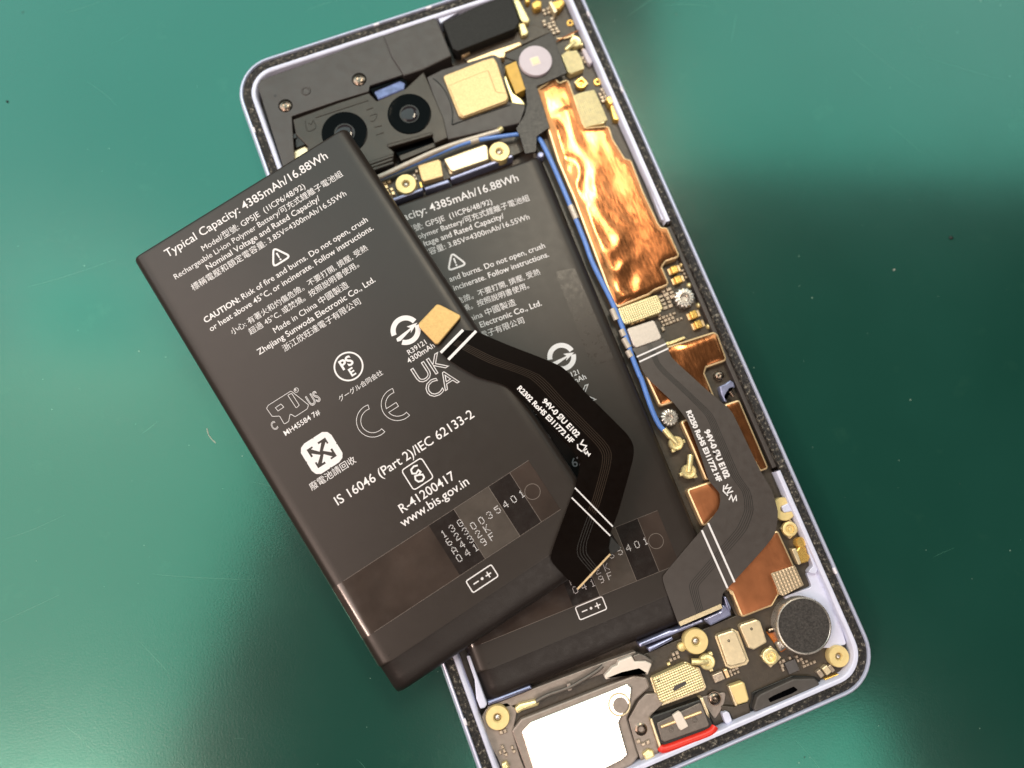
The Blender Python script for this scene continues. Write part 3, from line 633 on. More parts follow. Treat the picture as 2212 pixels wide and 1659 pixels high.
# --- bottom: pcb parts
washer('M', (530, 566), 104, 6.3, low); washer('M', (1765, 697), 88, 6.3, low); washer('L', (570, 1226), 98, 6.3, low)
lathe('solder_dot', W('M', 410, 617, 5.8), [(36 * zpx(6), 4.8), (34 * zpx(6), 5.6), (20 * zpx(6), 5.9), (0, 5.95)], 'washer', low, 20)
def mic(P, hole, z):
    o = slab('shield_can', 'M', P, 4.8, z, 'canm', low, .35, .22)
    ringpart('sound_hole', 'M', hole, 13, 2, z - .1, z + .03, 'black', low, 14)
mic([(712, 512), (845, 468), (878, 488), (970, 720), (955, 752), (832, 784), (800, 770)], (812, 560), 6.2)
mic([(905, 440), (918, 420), (1052, 375), (1085, 395), (1145, 575), (1030, 640), (985, 625)], (1008, 458), 6.2)
slab('shield_base', 'M', [(690, 520), (845, 455), (895, 480), (990, 735), (965, 770), (830, 805), (785, 785)], 4.8, 5.3, 'canm', low, .3)
hexp = slab('slotted_shield', 'M', [(150, 882), (432, 756), (468, 765), (548, 805), (602, 950), (590, 975), (240, 1102), (212, 1075)], 4.8, 6.4, 'dots', low, .25, .15)
slab('shield_slot', 'M', [(328, 978), (345, 950), (425, 912), (448, 918), (440, 942), (360, 985), (335, 995)], 6.35, 6.43, 'rubber', low, .3, .02)
ringpart('sound_hole', 'M', (205, 905), 12, 2, 6.3, 6.43, 'black', low, 14)
slab('shield_base', 'M', [(130, 880), (440, 740), (560, 795), (620, 960), (600, 990), (230, 1125), (195, 1080)], 4.8, 5.4, 'canm', low, .3)
main_, main = main, low
coax_plug('M', (630, 745), 64, (490, 740), 6.3); socket('M', (1175, 698), 66, 6.1, 'cream'); 
main = main_
block('chip', 'M', (1360, 785), 92, 92, 4.8, 5.5, 'chip', low, 0, .08, .05)
scatter('chip_cluster', 'M', [(1235, 720), (1340, 680), (1390, 720), (1290, 760), (1300, 840), (1260, 840)], 4.8, 5.4, 'smd', low, 30, 30, 15, .85)
scatter('chip_cluster', 'M', [(1400, 700), (1450, 700), (1530, 740), (1600, 740), (1560, 780), (1440, 790), (1420, 840), (1370, 850), (1350, 830), (1420, 800)], 4.8, 5.4, 'smd', low, 30, 30, 16, .8)
scatter('chip_cluster', 'M', [(810, 800), (900, 780), (930, 850), (840, 880)], 4.8, 5.4, 'smd', low, 30, 28, 17, .95)
scatter('chip_cluster', 'M', [(290, 690), (360, 650), (400, 700), (330, 760)], 4.8, 5.6, 'smd', low, 34, 32, 18, .8)
scatter('chip_cluster', 'M', [(255, 780), (300, 755), (320, 790), (270, 810)], 4.8, 5.5, 'cream', low, 34, 32, 19, .8)
block('capacitor', 'M', (725, 875), 90, 66, 4.8, 5.9, 'smd', low, 0, .15); block('capacitor', 'M', (795, 845), 34, 70, 4.8, 5.7, 'brass', low, 0, .12)
block('capacitor', 'M', (1660, 815), 52, 66, 4.8, 5.9, 'canm', low, 15, .15); block('capacitor', 'M', (1605, 845), 40, 60, 4.8, 5.7, 'smd', low, 15, .12); block('capacitor', 'M', (1700, 800), 30, 60, 4.8, 5.7, 'smd', low, 15, .12)
slab('gold_tab', 'M', [(1640, 890), (1760, 845), (1768, 862), (1650, 908)], 4.8, 5.6, 'gold', low, .1)
slab('yellow_block', 'M', [(820, 952), (928, 915), (950, 925), (988, 1065), (975, 1090), (892, 1115), (872, 1090)], 4.8, 6.2, 'washer', low, .3, .25)
slab('block_clip', 'M', [(808, 955), (830, 945), (890, 1120), (870, 1128)], 4.8, 6.0, 'canm', low, .1)
slab('mic_well', 'M', [(1005, 1010), (1060, 985), (1360, 860), (1560, 870), (1622, 925), (1600, 975), (1020, 1195), (985, 1150), (1010, 1060)], 4.8, 5.1, 'black', PHN, .3)
slab('mic_gasket', 'M', [(1055, 1050), (1085, 1020), (1370, 890), (1555, 885), (1600, 930), (1580, 970), (1040, 1178), (1028, 1140)], 4.8, 6.4, 'rubber', PHN, .5, .25)
slab('gasket_slot', 'M', [(1150, 1062), (1200, 1032), (1372, 955), (1412, 985), (1360, 1015), (1170, 1092)], 6.3, 6.44, 'gloss', PHN, .2, .02)
screw('M', (690, 1062), 50, 5.6, low); screw('L', (1808, 1322), 56, 5.6, low)
slab('screw_boss', 'M', [(560, 1050), (600, 1040), (790, 1000), (775, 1090), (740, 1170), (690, 1240), (660, 1200)], 4.8, 5.3, 'grey', low, .6)
slab('lavender_foot', 'M', [(752, 1190), (790, 1168), (815, 1180), (845, 1260), (790, 1290)], 3.6, 6.2, 'lip', PHN, .5)
slab('lower_plate', 'M', [(740, 1120), (860, 1130), (980, 1090), (1000, 1180), (850, 1245), (810, 1170), (760, 1180)], 4.8, 5.5, 'pcb', PHN, .3)
# usb port
usb = slab('usb_port', 'M', [(135, 1235), (160, 1205), (560, 1065), (600, 1080), (690, 1290), (672, 1330), (255, 1475), (205, 1450)], 3.6, 6.6, 'black', PHN, .5, .3)
slab('port_shell', 'M', [(188, 1270), (560, 1095), (580, 1110), (645, 1285), (630, 1305), (255, 1438), (230, 1420)], 6.4, 6.9, 'port', usb, .3, .15)
tube('contact_rod', [W('M', 225, 1305, 6.95), W('M', 400, 1240, 6.95), W('M', 572, 1175, 6.95)], .28, 'brass', usb, 8)
slab('white_pad', 'M', [(325, 1205), (380, 1168), (400, 1180), (465, 1300), (400, 1338), (380, 1320)], 6.8, 7.4, 'white', usb, .2, .15)
ringpart('rivet', 'M', (312, 1327), 22, 10, 6.8, 6.98, 'port', usb, 16); ringpart('rivet', 'M', (517, 1244), 22, 10, 6.8, 6.98, 'port', usb, 16)
tube('red_seal', [W('M', x, y, z) for x, y, z in ((222, 1478, 6.2), (240, 1492, 6.4), (300, 1480, 6.5), (450, 1425, 6.5), (600, 1370, 6.5), (665, 1335, 6.5), (685, 1300, 6.3))], .72, 'red', usb, 10)
slab('port_wall', 'M', [(560, 1055), (590, 1050), (640, 1180), (650, 1240), (620, 1200)], 4.8, 6.7, 'canm', PHN, .15)
slab('port_wall', 'M', [(130, 1240), (150, 1230), (240, 1500), (215, 1500)], 4.8, 6.7, 'canm', PHN, .15)
slab('port_ledge', 'M', [(215, 1530), (300, 1505), (690, 1355), (775, 1335), (790, 1385), (640, 1440), (290, 1570), (225, 1590)], 3.6, 5.8, 'lip', PHN, .4, .3)
# speaker
spk = slab('loudspeaker', 'L', [(690, 1340), (775, 1235), (1480, 960), (1750, 860), (1860, 880), (1890, 960), (1760, 1080), (1690, 1230), (1790, 1560), (1730, 1640), (1480, 1760), (860, 1800)], 3.6, 6.0, 'grey', PHN, .6, .3)
slab('speaker_plate', 'L', [(775, 1345), (855, 1262), (1500, 1010), (1690, 932), (1735, 960), (1720, 1090), (1655, 1205), (1620, 1265), (1700, 1550), (1640, 1600), (1400, 1720), (900, 1760)], 5.8, 6.5, 'plate', spk, .6, .25)
ringpart('speaker_boss', 'L', (1622, 1112), 92, 78, 6.3, 6.6, 'canm', spk, 40)
lathe('boss_cap', W('L', 1632, 1118, 6.6), [(62 * zpx(6.6), 6.3), (60 * zpx(6.6), 6.6), (0, 6.62)], 'grey', spk, 32)
slab('speaker_bracket', 'L', [(1700, 1240), (1790, 1080), (1850, 1020), (2000, 1010), (2120, 990), (1900, 1200), (1880, 1230), (1960, 1480), (1960, 1560), (1830, 1650), (1770, 1500)], 4.8, 5.7, 'grey', PHN, .5)
slab('speaker_bracket', 'L', [(430, 1220), (470, 1150), (650, 1090), (740, 1160), (700, 1350), (760, 1560), (840, 1760), (640, 1760), (570, 1580), (500, 1450)], 4.8, 5.4, 'grey', PHN, .5)
scatter('chip_cluster', 'L', [(560, 1340), (660, 1330), (680, 1400), (570, 1390)], 5.35, 5.8, 'smd', PHN, 34, 32, 20, .7)
scatter('chip_cluster', 'L', [(570, 1480), (720, 1450), (750, 1540), (600, 1560)], 5.35, 5.8, 'smd', PHN, 34, 32, 21, .7)
scatter('chip_cluster', 'L', [(1780, 1430), (1850, 1400), (1940, 1450), (1800, 1500)], 5.6, 6.1, 'smd', PHN, 40, 34, 22, .7)
slab('gold_clip', 'L', [(1820, 1540), (1870, 1500), (1920, 1510), (1930, 1570), (1860, 1610)], 5.2, 6.4, 'cream', PHN, .3, .3)
slab('gold_tab', 'L', [(1815, 1610), (1960, 1560), (1970, 1580), (1825, 1640)], 5.2, 5.9, 'gold', PHN, .1)
slab('gold_clip', 'L', [(600, 1625), (650, 1600), (680, 1660), (620, 1690)], 5.2, 6.2, 'cream', PHN, .3, .3)
slab('gold_plug', 'L', [(715, 1145), (760, 1105), (900, 1072), (935, 1090), (920, 1125), (780, 1170), (740, 1200)], 4.8, 6.4, 'cream', PHN, .4, .4)
tube('thin_grey_cable', [W('L', x, y, 6.3) for x, y in ((900, 1085), (1000, 1030), (1180, 965), (1300, 900), (1420, 825), (1480, 775))], .35, 'port', PHN, 8)
slab('cable_clip', 'L', [(1165, 935), (1200, 925), (1215, 985), (1180, 1000)], 4.8, 6.5, 'grey', PHN, .2)
slab('speaker_rail', 'L', [(480, 1130), (900, 965), (1500, 740), (1760, 650), (1775, 680), (1520, 830), (900, 1065), (490, 1180)], 3.6, 5.4, 'grey', PHN, .2)
slab('white_support', 'L', [(1492, 865), (1560, 790), (1605, 770), (1615, 735), (1730, 690), (1755, 738), (1850, 735), (1905, 760), (1868, 855), (1850, 850), (1790, 810), (1640, 845), (1505, 900)], 4.8, 6.7, 'white', PHN, .3, .25)
slab('grey_bracket', 'L', [(1735, 690), (1790, 668), (1850, 690), (1920, 740), (1900, 760), (1840, 735), (1760, 740)], 4.8, 6.4, 'port', PHN, .3, .2)
# blue metal frame pieces under the installed battery
slab('blue_rail', 'J', [(1350, 1392), (1615, 1278), (1650, 1275), (1900, 1178), (1915, 1205), (1640, 1320), (1362, 1425)], 3.6, 6.4, 'bluem', PHN, .2, .3)
slab('blue_rail', 'J', [(1425, 1428), (1610, 1345), (1640, 1330), (1650, 1360), (1445, 1468)], 3.6, 5.9, 'bluem', PHN, .2, .3)
slab('blue_rail', 'J', [(1900, 1180), (2060, 1110), (2075, 1058), (2135, 1068), (2152, 1150), (1975, 1238)], 3.6, 6.2, 'bluem', PHN, .3, .3)
slab('blue_rail', 'L', [(480, 1085), (600, 1040), (850, 948), (868, 975), (620, 1075), (490, 1120)], 3.6, 6.2, 'bluem', PHN, .15, .25)
slab('blue_hook', 'J', [(2085, 990), (2105, 985), (2150, 1080), (2140, 1120), (2110, 1080)], 3.6, 7.0, 'bluem', PHN, .2, .2)
slab('inner_wall', 'L', [(300, 690), (330, 690), (480, 1110), (460, 1140), (420, 1150), (385, 1060), (370, 900)], 3.6, 6.9, 'lip', PHN, .3, .2)

# ------------------------------------------------------------------ batteries
BW, BH, BT = 46.2, 91.3, 4.4                    # local frame: u right, v down from the top left corner of the face, z up (0 = face)
RT = Matrix(((0.97631718, -0.20676777, -0.06365421), (0.20609109, 0.97838355, -0.01709097), (0.06581210, 0.00356764, 0.99782566)))
KS = 1 - 1.15 / 131
T0 = CAM + (Vector((-63.67449, 43.06346, 10.66924)) - CAM) * KS
MT = Matrix.Translation(T0) @ RT.to_4x4() @ Matrix.Scale(KS, 4)
MI = Matrix.Translation(Vector((-31.2, 37.5, 7.4)))
def loc(t, x, y, z=0.0, m=MT):
    """point of the battery face (raised by z) seen at a zoom pixel, in the battery's own u, -v coordinates"""
    o = m @ Vector((0, 0, z)); n = (m.to_3x3() @ Vector((0, 0, 1))).normalized(); d = ray(*V(t, x, y))
    q = CAM + d * ((o - CAM).dot(n) / d.dot(n)); return m.inverted() @ q
def tmesh(body, bold=0, outline=0, res=3):
    cu = bpy.data.curves.new('t', 'FONT'); cu.body = body; cu.resolution_u = res; cu.offset = bold
    if outline: cu.fill_mode = 'NONE'; cu.bevel_depth = outline; cu.bevel_resolution = 0
    o = bpy.data.objects.new('t', cu); COL.objects.link(o); bpy.context.view_layer.update()
    me = bpy.data.meshes.new_from_object(o.evaluated_get(bpy.context.evaluated_depsgraph_get()))
    bpy.data.objects.remove(o); bpy.data.curves.remove(cu); me.materials.clear(); return me
ZP = .025
def put(me, m):
    me.transform(m); me.update(); return me
def tline(body, a, b, parent, name='printed_line', bold=0, outline=0, sy=1.0, ang=None, mat='print', zz=ZP):
    """a line of print from baseline start a to end b (local points)"""
    me = tmesh(body, bold, outline); xs = [v.co.x for v in me.vertices]; x0, x1 = min(xs), max(xs)
    d = b - a; s = d.length / (x1 - x0); an = math.atan2(d.y, d.x) if ang is None else ang
    m = Matrix.Translation((a.x, a.y, zz)) @ Matrix.Rotation(an, 4, 'Z') @ Matrix.Diagonal((s, s * sy, s if outline else 0, 1)) @ Matrix.Translation((-x0, 0, 0))
    o = link(name, put(me, m), mat, parent)
    if name == 'printed_line': o['kind'] = 'stuff'
    return o
def stroke(pts, w, closed=False):
    """flat ribbon mesh data along 2D points"""
    N = len(pts); L = []; R = []
    for i, p in enumerate(pts):
        a = pts[i - 1] if (closed or i) else p; b = pts[(i + 1) % N] if (closed or i < N - 1) else p
        e1 = (p - a).normalized() if (p - a).length > 1e-9 else (b - p).normalized(); e2 = (b - p).normalized() if (b - p).length > 1e-9 else e1
        n1 = Vector((-e1.y, e1.x)); n2 = Vector((-e2.y, e2.x)); m = n1 + n2
        m = m.normalized() if m.length > 1e-6 else n1; k = max(.45, m.dot(n1)); L.append(p + m * (w / 2 / k)); R.append(p - m * (w / 2 / k))
    vs = [(v.x, v.y, ZP) for v in L + R]; fs = []
    for i in range(N if closed else N - 1): j = (i + 1) % N; fs.append((i, N + i, N + j, j))
    return vs, fs
def fillp(pts): return [(v.x, v.y, ZP) for v in pts], [tuple(range(len(pts)))]
def join(parts):
    vs = []; fs = []
    for v, f in parts: n = len(vs); vs += v; fs += [tuple(i + n for i in q) for q in f]
    return vs, fs
def sym(name, parts, parent, mat='print'):
    vs, fs = join(parts); return link(name, mesh(name, vs, fs), mat, parent)
def arc(c, r, a0, a1, n=28): return [c + Vector((r * math.cos(math.radians(a0 + (a1 - a0) * i / n)), r * math.sin(math.radians(a0 + (a1 - a0) * i / n)))) for i in range(n + 1)]
def rrect2(c, w, h, r, n=4): return rpoly([c + Vector((x * w / 2, y * h / 2)) for x, y in ((-1, -1), (1, -1), (1, 1), (-1, 1))], r, n)
def l2(t, x, y): return loc(t, x, y).to_2d()

def battery_shape(B):
    # main pouch: rounded long edges, squarer ends
    def outline(ix, iy, r):
        return rpoly(ccw([Vector((ix, -iy)), Vector((ix, -BH + 5.5)), Vector((BW - ix, -BH + 5.5)), Vector((BW - ix, -iy))]), r, 5)
    rings = []
    for ix, iy, z in ((1.6, .6, -BT), (.5, .15, -BT + .7), (.1, 0, -BT + 1.6), (0, 0, -2.0), (.12, .02, -1.35), (.45, .06, -.7), (.9, .14, -.34), (1.5, .28, -.12), (2.3, .5, -.02), (2.9, .8, 0)):
        rings.append([(v.x, v.y, z) for v in outline(ix, iy, .6)])
    vs, fs = loft(rings, True, True); link('pouch', mesh('pouch', vs, fs), 'batt', B, 60)
    # lower end cap with the protection circuit under black tape
    vs = []; ny, nx = 12, 36
    prof = [(-BH + 6.6, -.05), (-BH + 5.9, -.1), (-BH + 5.2, -.22), (-BH + 4.2, -.42), (-BH + 2.6, -.55), (-BH + 1.3, -.7), (-BH + .5, -1.2), (-BH + .1, -2.0), (-BH, -3.1), (-BH + .6, -BT)]
    for y, z in prof:
        for i in range(nx + 1):
            s = i / nx; x = .25 + (BW - .5) * s; e = min(s, 1 - s) * BW
            dz = -1.6 * max(0, 1 - e / 2.2) ** 2 + .10 * noise.noise(Vector((x * .18, y * .35, 2))) * min(1, e)
            vs.append((x, y, max(-BT, z + dz)))
    n = nx + 1; fs = [(k * n + i, (k + 1) * n + i, (k + 1) * n + i + 1, k * n + i + 1) for k in range(len(prof) - 1) for i in range(nx)]
    link('end_cap', mesh('end_cap', vs, fs), 'btape', B, 70)
def wrap_strip(name, v0, v1, u1, mat, B, lift=.05, skew=0, start=True):
    """thin tape across the face from the left side wall to u1"""
    pr = [(-.02, -BT + 1.6), (-.05, -2.0), (.08, -1.35), (.41, -.66), (.86, -.3), (1.46, -.08), (2.2, .03), (2.8, lift)]
    if not start: pr = []
    vs = []; m = 0; us = [(u, z) for u, z in pr] + [(2.8 + (u1 - 2.8) * i / 14, lift) for i in range(1 if start else 0, 15)]
    rows = [0, .33, .67, 1]
    for r in rows:
        for u, z in us: vs.append((u, -(v0 + (v1 - v0) * r) + skew * (u / BW), z))
    n = len(us); fs = [(k * n + i, (k + 1) * n + i, (k + 1) * n + i + 1, k * n + i + 1) for k in range(3) for i in range(n - 1)]
    return link(name, mesh(name, vs, fs), mat, B, 60)
DOT = {'0': '01110 10001 10001 10001 10001 10001 01110', '1': '00100 01100 00100 00100 00100 00100 01110', '2': '01110 10001 00001 00110 01000 10000 11111',
       '3': '01110 10001 00001 00110 00001 10001 01110', '4': '00010 00110 01010 10010 11111 00010 00010', '5': '11111 10000 11110 00001 00001 10001 01110',
       '6': '01110 10000 10000 11110 10001 10001 01110', '9': '01110 10001 10001 01111 00001 00001 01110', 'A': '00100 01010 10001 10001 11111 10001 10001',
       'F': '11111 10000 10000 11110 10000 10000 10000', 'G': '01110 10001 10000 10111 10001 10001 01110', 'K': '10001 10010 10100 11000 10100 10010 10001'}
def dotline(txt, a, step, h, B):
    vs = []; fs = []; d = h / 6.5
    for i, ch in enumerate(txt):
        for r, row in enumerate(DOT[ch].split()):
            for c_, b in enumerate(row):
                if b == '1':
                    cx = a.x + step.x * i + (c_ - 2) * d * .95; cy = a.y + step.y * i + (3 - r) * d; n = len(vs)
                    vs += [(cx + d * .42 * math.cos(k * PI / 3), cy + d * .42 * math.sin(k * PI / 3), .11) for k in range(6)]; fs.append(tuple(range(n, n + 6)))
    o = link('dot_print', mesh('dot_print', vs, fs), 'print', B); o['kind'] = 'stuff'; return o

def battery_print(B):
    P = lambda t, x, y: loc(t, x, y)
    LN = [('Typical Capacity: 4385mAh/16.88Wh', ('C', 572, 1132), ('C', 1958, 266), .005), ('Model/型號: GP5JE  (1ICP6/48/92)', ('C', 880, 1072), ('C', 1765, 528), .006),
          ('Rechargeable Li-ion Polymer Battery/可充式鋰離子電池組', ('C', 642, 1318), ('C', 2088, 418), .006), ('Nominal Voltage and Rated Capacity/', ('C', 922, 1238), ('C', 1892, 630), .006),
          ('標稱電壓和額定電容量: 3.85V=4300mAh/16.55Wh', ('C', 795, 1418), ('C', 2118, 586), .006),
          ('CAUTION: Risk of fire and burns. Do not open, crush', ('V', 443, 696), ('V', 797, 480), .004), ('or heat above 45°C, or incinerate. Follow instructions.', ('V', 456, 716), ('V', 808, 496), .006),
          ('小心: 有著火和灼傷危險。不要打開, 擠壓, 受熱', ('V', 501, 721), ('V', 797, 541), .006), ('超過 45°C, 或焚燒。按照說明書使用。', ('V', 540, 721), ('V', 778, 577), .006),
          ('Made in China 中國製造', ('F', 402, 242), ('V', 755, 620), .003), ('Zhejiang Sunwoda Electronic Co., Ltd.', ('F', 265, 434), ('V', 812, 608), .008),
          ('浙江欣旺達電子有限公司', ('F', 482, 400), ('V', 781, 656), .008), ('R39121', ('F', 1560, 432), ('F', 1716, 338), .005), ('4300mAh', ('F', 1557, 506), ('F', 1788, 368), .005),
          ('グーグル合同会社', ('F', 962, 830), ('F', 1340, 602), .006), ('MH45584 7#', ('F', 492, 1130), ('F', 798, 944), .005), ('廢電池請回收', ('F', 715, 1598), ('F', 1110, 1362), .006),
          ('IS 16046 (Part 2)/IEC 62133-2', ('I', 503, 192), ('F', 2132, 974), .005), ('R-41200417', ('I', 1062, 264), ('F', 1966, 1500), .005), ('www.bis.gov.in', ('I', 1068, 384), ('G', 550, 1332), .005)]
    for body, a, b, bold in LN:
        if any(ord(c_) > 0x2fff for c_ in body): bold = 0
        p, q = P(*a), P(*b); m = (p.y + q.y) / 2; p.y = q.y = m
        tline(body, p, q, B, bold=bold)
        if body.startswith('CAUTION'):
            wd_ = [max(v.co.x for v in tmesh(t_).vertices) for t_ in (body, 'CAUTION:')]
            tline('CAUTION:', p, p.lerp(q, wd_[1] / wd_[0]), B, bold=.022, zz=ZP + .01)
    k = zpx(12.5) / KS
    # warning triangle
    A, Bq, Cq = l2('C', 1478, 1040), l2('C', 1630, 1110), l2('C', 1482, 1204)
    c = (A + Bq + Cq) / 3; h = 2.0
    tri = rpoly([c + Vector((0, 1.9)), c + Vector((-1.85, -1.2)), c + Vector((1.85, -1.2))], .5, 4)
    sym('warning_symbol', [stroke(ccw(tri), .36, True), fillp([c + Vector(v) for v in ((-.17, .75), (-.12, -.35), (.12, -.35), (.17, .75))]), fillp(arc(c + Vector((0, -.68)), .19, 0, 330, 11))], B)
    # ring with arrow
    c = l2('F', 1530, 220); r = 107 * k; w = 44 * k
    ar = [Vector(v) * r for v in ((-1.05, -.42), (-.98, -.17), (.42, -.06), (.22, .2), (1.12, .0), (.22, -.42), (.4, -.2), (-.8, -.52))]
    sym('certification_ring', [stroke(arc(c, r, 12, 172), w), stroke(arc(c, r, 222, 352), w), fillp([c + v for v in ar])], B)
    # PSE circle
    c = l2('F', 1037, 533); sym('certification_ring', [stroke(arc(c, 121 * k, 0, 351, 40), 14 * k, True)], B)
    tline('PS', P('F', 990, 566), P('F', 1090, 508), B, bold=.03, ang=0); tline('E', P('F', 1066, 620), P('F', 1106, 597), B, bold=.03, ang=0)
    # CE
    def ce(c, bar):
        R, r = 140 * k, 103 * k; o = arc(c, R, 76, 284, 32); i_ = arc(c, r, 284, 76, 32)
        if bar:
            j = len(i_) // 2
            hb = 19 * k; x0 = math.sqrt(r * r - hb * hb)
            lo = [q for q in i_ if q.y < c.y - hb]; hi = [q for q in i_ if q.y > c.y + hb]
            i_ = lo + [c + Vector((-x0, -hb)), c + Vector((-4 * k, -hb)), c + Vector((-4 * k, hb)), c + Vector((-x0, hb))] + hi
        return stroke(o + i_, .085, True)
    sym('conformity_mark', [ce(l2('F', 1248, 1000), False), ce(l2('F', 1462, 858), True)], B)
    # UKCA, two rows of outlined capitals
    tline('UK', P('F', 1652, 690), P('F', 1925, 548), B, 'conformity_mark', outline=.022, sy=1.0, ang=0, zz=.02)
    tline('CA', P('F', 1752, 822), P('F', 2010, 678), B, 'conformity_mark', outline=.022, sy=1.0, ang=0, zz=.02)
    # recognised component mark
    def pl(pts): return [l2('F', x, y) for x, y in pts]
    sym('component_mark', [stroke(rpoly(pl([(540, 745), (345, 868), (328, 895), (378, 965), (442, 962), (482, 1032), (520, 1008), (532, 940), (575, 968), (680, 900), (692, 866)]), .25), .085, True),
                           stroke(pl([(405, 890), (452, 858), (478, 884), (428, 918)]), .085, True), stroke(rpoly(pl([(512, 782), (545, 765), (612, 868), (585, 892)]), .1), .085, True),
                           stroke(arc(l2('F', 585, 738), 19 * k, 0, 345, 16), .07, True)], B)
    tline('R', P('F', 578, 748), P('F', 594, 739), B, 'component_mark', bold=.02, ang=0)
    tline('C', P('F', 392, 1090), P('F', 432, 1062), B, 'component_mark', outline=.028, ang=0, sy=1.5, zz=.02)
    tline('US', P('F', 712, 880), P('F', 805, 826), B, 'component_mark', outline=.03, ang=0, sy=1.5, zz=.02)
    # battery recycling sign: four bent arrows
    c = l2('F', 805, 1280); S = 152 * k; pr = []
    for q in range(4):
        a_ = Matrix.Rotation(q * PI / 2, 2)
        sh = [(-.97, .05), (-.97, .62), (-.82, .86), (-.55, .97), (-.03, .97), (.1, .86), (.1, .5), (.28, .5), (-.06, .12), (-.06, .12), (-.4, .5), (-.26, .5), (-.26, .6), (-.62, .6), (-.62, .05), (-.74, -.06)]
        pts = [c + (a_ @ Vector(v)) * S for v in sh]; pr.append(fillp(pts[:9] + pts[10:]))
    sym('recycling_symbol', pr, B)
    # square standard mark
    c = l2('F', 1633, 1462); s = 196 * k
    sym('standard_mark', [stroke(ccw(rrect2(c, s, s * 1.0, .6)), .2, True), stroke([c + Vector(v) * s for v in ((.2, .3), (.04, .36), (-.14, .3), (-.18, .14), (-.05, .05), (.12, .12), (.16, .0), (.02, -.06), (-.14, -.02), (-.2, -.16), (-.14, -.3), (.02, -.35), (.16, -.28), (.17, -.14), (.02, -.06))], .3)], B)
    # polarity box
    c = l2('I', 1752, 830); w, h = 5.15, 2.3
    sym('polarity_mark', [stroke(ccw(rrect2(c, w, h, .35)), .19, True), stroke([c + Vector((-1.75, 0)), c + Vector((-.7, 0))], .2), fillp(arc(c, .24, 0, 330, 11)), stroke([c + Vector((.72, 0)), c + Vector((1.8, 0))], .2), stroke([c + Vector((1.26, -.54)), c + Vector((1.26, .54))], .2)], B)

TL = loc('I', 470, 905, .05); TR_ = loc('G', 1060, 1130, .05); BL_ = loc('I', 745, 1340, .05); BR_ = loc('G', 1318, 1545, .05)
def battery_tape(B, first):
    v0, v1 = -TL.y, -BL_.y; sk = (TR_.y - TL.y) * BW / (TR_.x - TL.x) * .5
    u1 = loc('I', 1290, 370, .05).x; u2 = loc('I', 1815, 50, .05).x
    wrap_strip('clear_tape', v0, v1, u1 + .4, 'ctape', B, .05, sk)
    def seg(name, ua, ub, mat, z):
        y0 = -v0 - .05; y1 = -v1 + .05
        link(name, mesh(name, [(ua, y1 + sk * ua / BW, z), (ub, y1 + sk * ub / BW, z), (ub, y0 + sk * ub / BW, z), (ua, y0 + sk * ua / BW, z)], [(0, 1, 2, 3)]), mat, B)
    seg('date_label', u1, u1 + (u2 - u1) * .42, 'dtape', .06); seg('tape_layer', u1 + (u2 - u1) * .42, u2, 'dtape2', .07)
    seg('tape_layer', u2, u2 + 4.4, 'dtape', .065); seg('tape_layer', u2 + 4.4, TR_.x, 'ctape', .075)
    for u in (u1 + (u2 - u1) * .42, u2, u2 + 4.4):
        link('tape_edge', mesh('tape_edge', [(u - .035, -v1 + sk * u / BW, .085), (u + .035, -v1 + sk * u / BW, .085), (u + .035, -v0 + sk * u / BW, .085), (u - .035, -v0 + sk * u / BW, .085)], [(0, 1, 2, 3)]), 'tapeedge', B)
    for v in (v0, v1):
        link('tape_edge', mesh('tape_edge', [(2.9, -v + sk * 2.9 / BW - .03, .09), (TR_.x, -v + sk * TR_.x / BW - .03, .09), (TR_.x, -v + sk * TR_.x / BW + .03, .09), (2.9, -v + sk * 2.9 / BW + .03, .09)], [(0, 1, 2, 3)]), 'tapeedge', B)
    c = loc('G', 1090, 1395).to_2d(); sym('punched_ring', [stroke(arc(c, 1.34, 0, 352, 40), .09, True)], B, 'tapeedge').location.z = .09
    c0 = loc('N', 835, 628); c1 = loc('N', 1110, 430); st = Vector(((c1.x - c0.x) / 2, 0)); h = 1.35
    for r_, txt in enumerate(('13G', '6230035401', 'A432K', '0419F')):
        dotline(txt, Vector((21.6, -72.85 - 1.63 * r_)), st, 1.22, B)
M['dtape2'] = MAT('tape_reflection_grey', (78, 71, 66), .14, 0, .15, .3, .01, .4, spec=.6)  # lighter grey stands in for a reflection patch on the tape
M['tapeedge'] = MAT('tape_edge_line', (120, 110, 104), .3)

TOP = empty('battery', 'charcoal battery lying across the phone and overhanging its left edge, with a dark flex cable', 'battery', 'phone batteries'); TOP.matrix_world = MT
battery_shape(TOP); battery_print(TOP); battery_tape(TOP, True)
INS = empty('battery', 'charcoal battery seated inside the phone, half covered, with a flex cable in light-reflecting grey', 'battery', 'phone batteries'); INS.matrix_world = MI
for ch in list(TOP.children):
    o = ch.copy(); COL.objects.link(o); o.parent = INS
    if o.name.split('.')[0] in ('clear_tape', 'date_label', 'tape_layer', 'tape_edge', 'punched_ring', 'dot_print'):
        o.location.x += .0; o.location.y += -1.1
bpy.context.view_layer.update()
# faint film patches on the installed battery
def patch(t, P, mat, z, name='film_patch'):
    pts = [MI.inverted() @ W(t, x, y, 7.4 + z) for x, y in P]
    p = rpoly(ccw([q.to_2d() for q in pts]), .5); link(name, mesh(name, [(q.x, q.y, z) for q in p], [tuple(range(len(p)))]), mat, INS)
M['patch'] = MAT('satin_grey_film', (48, 41, 37), .3, 0, .06, .4, .008, 7, spec=.4)
patch('E', [(372, 690), (540, 655), (880, 1440), (690, 1512)], 'patch', .03)

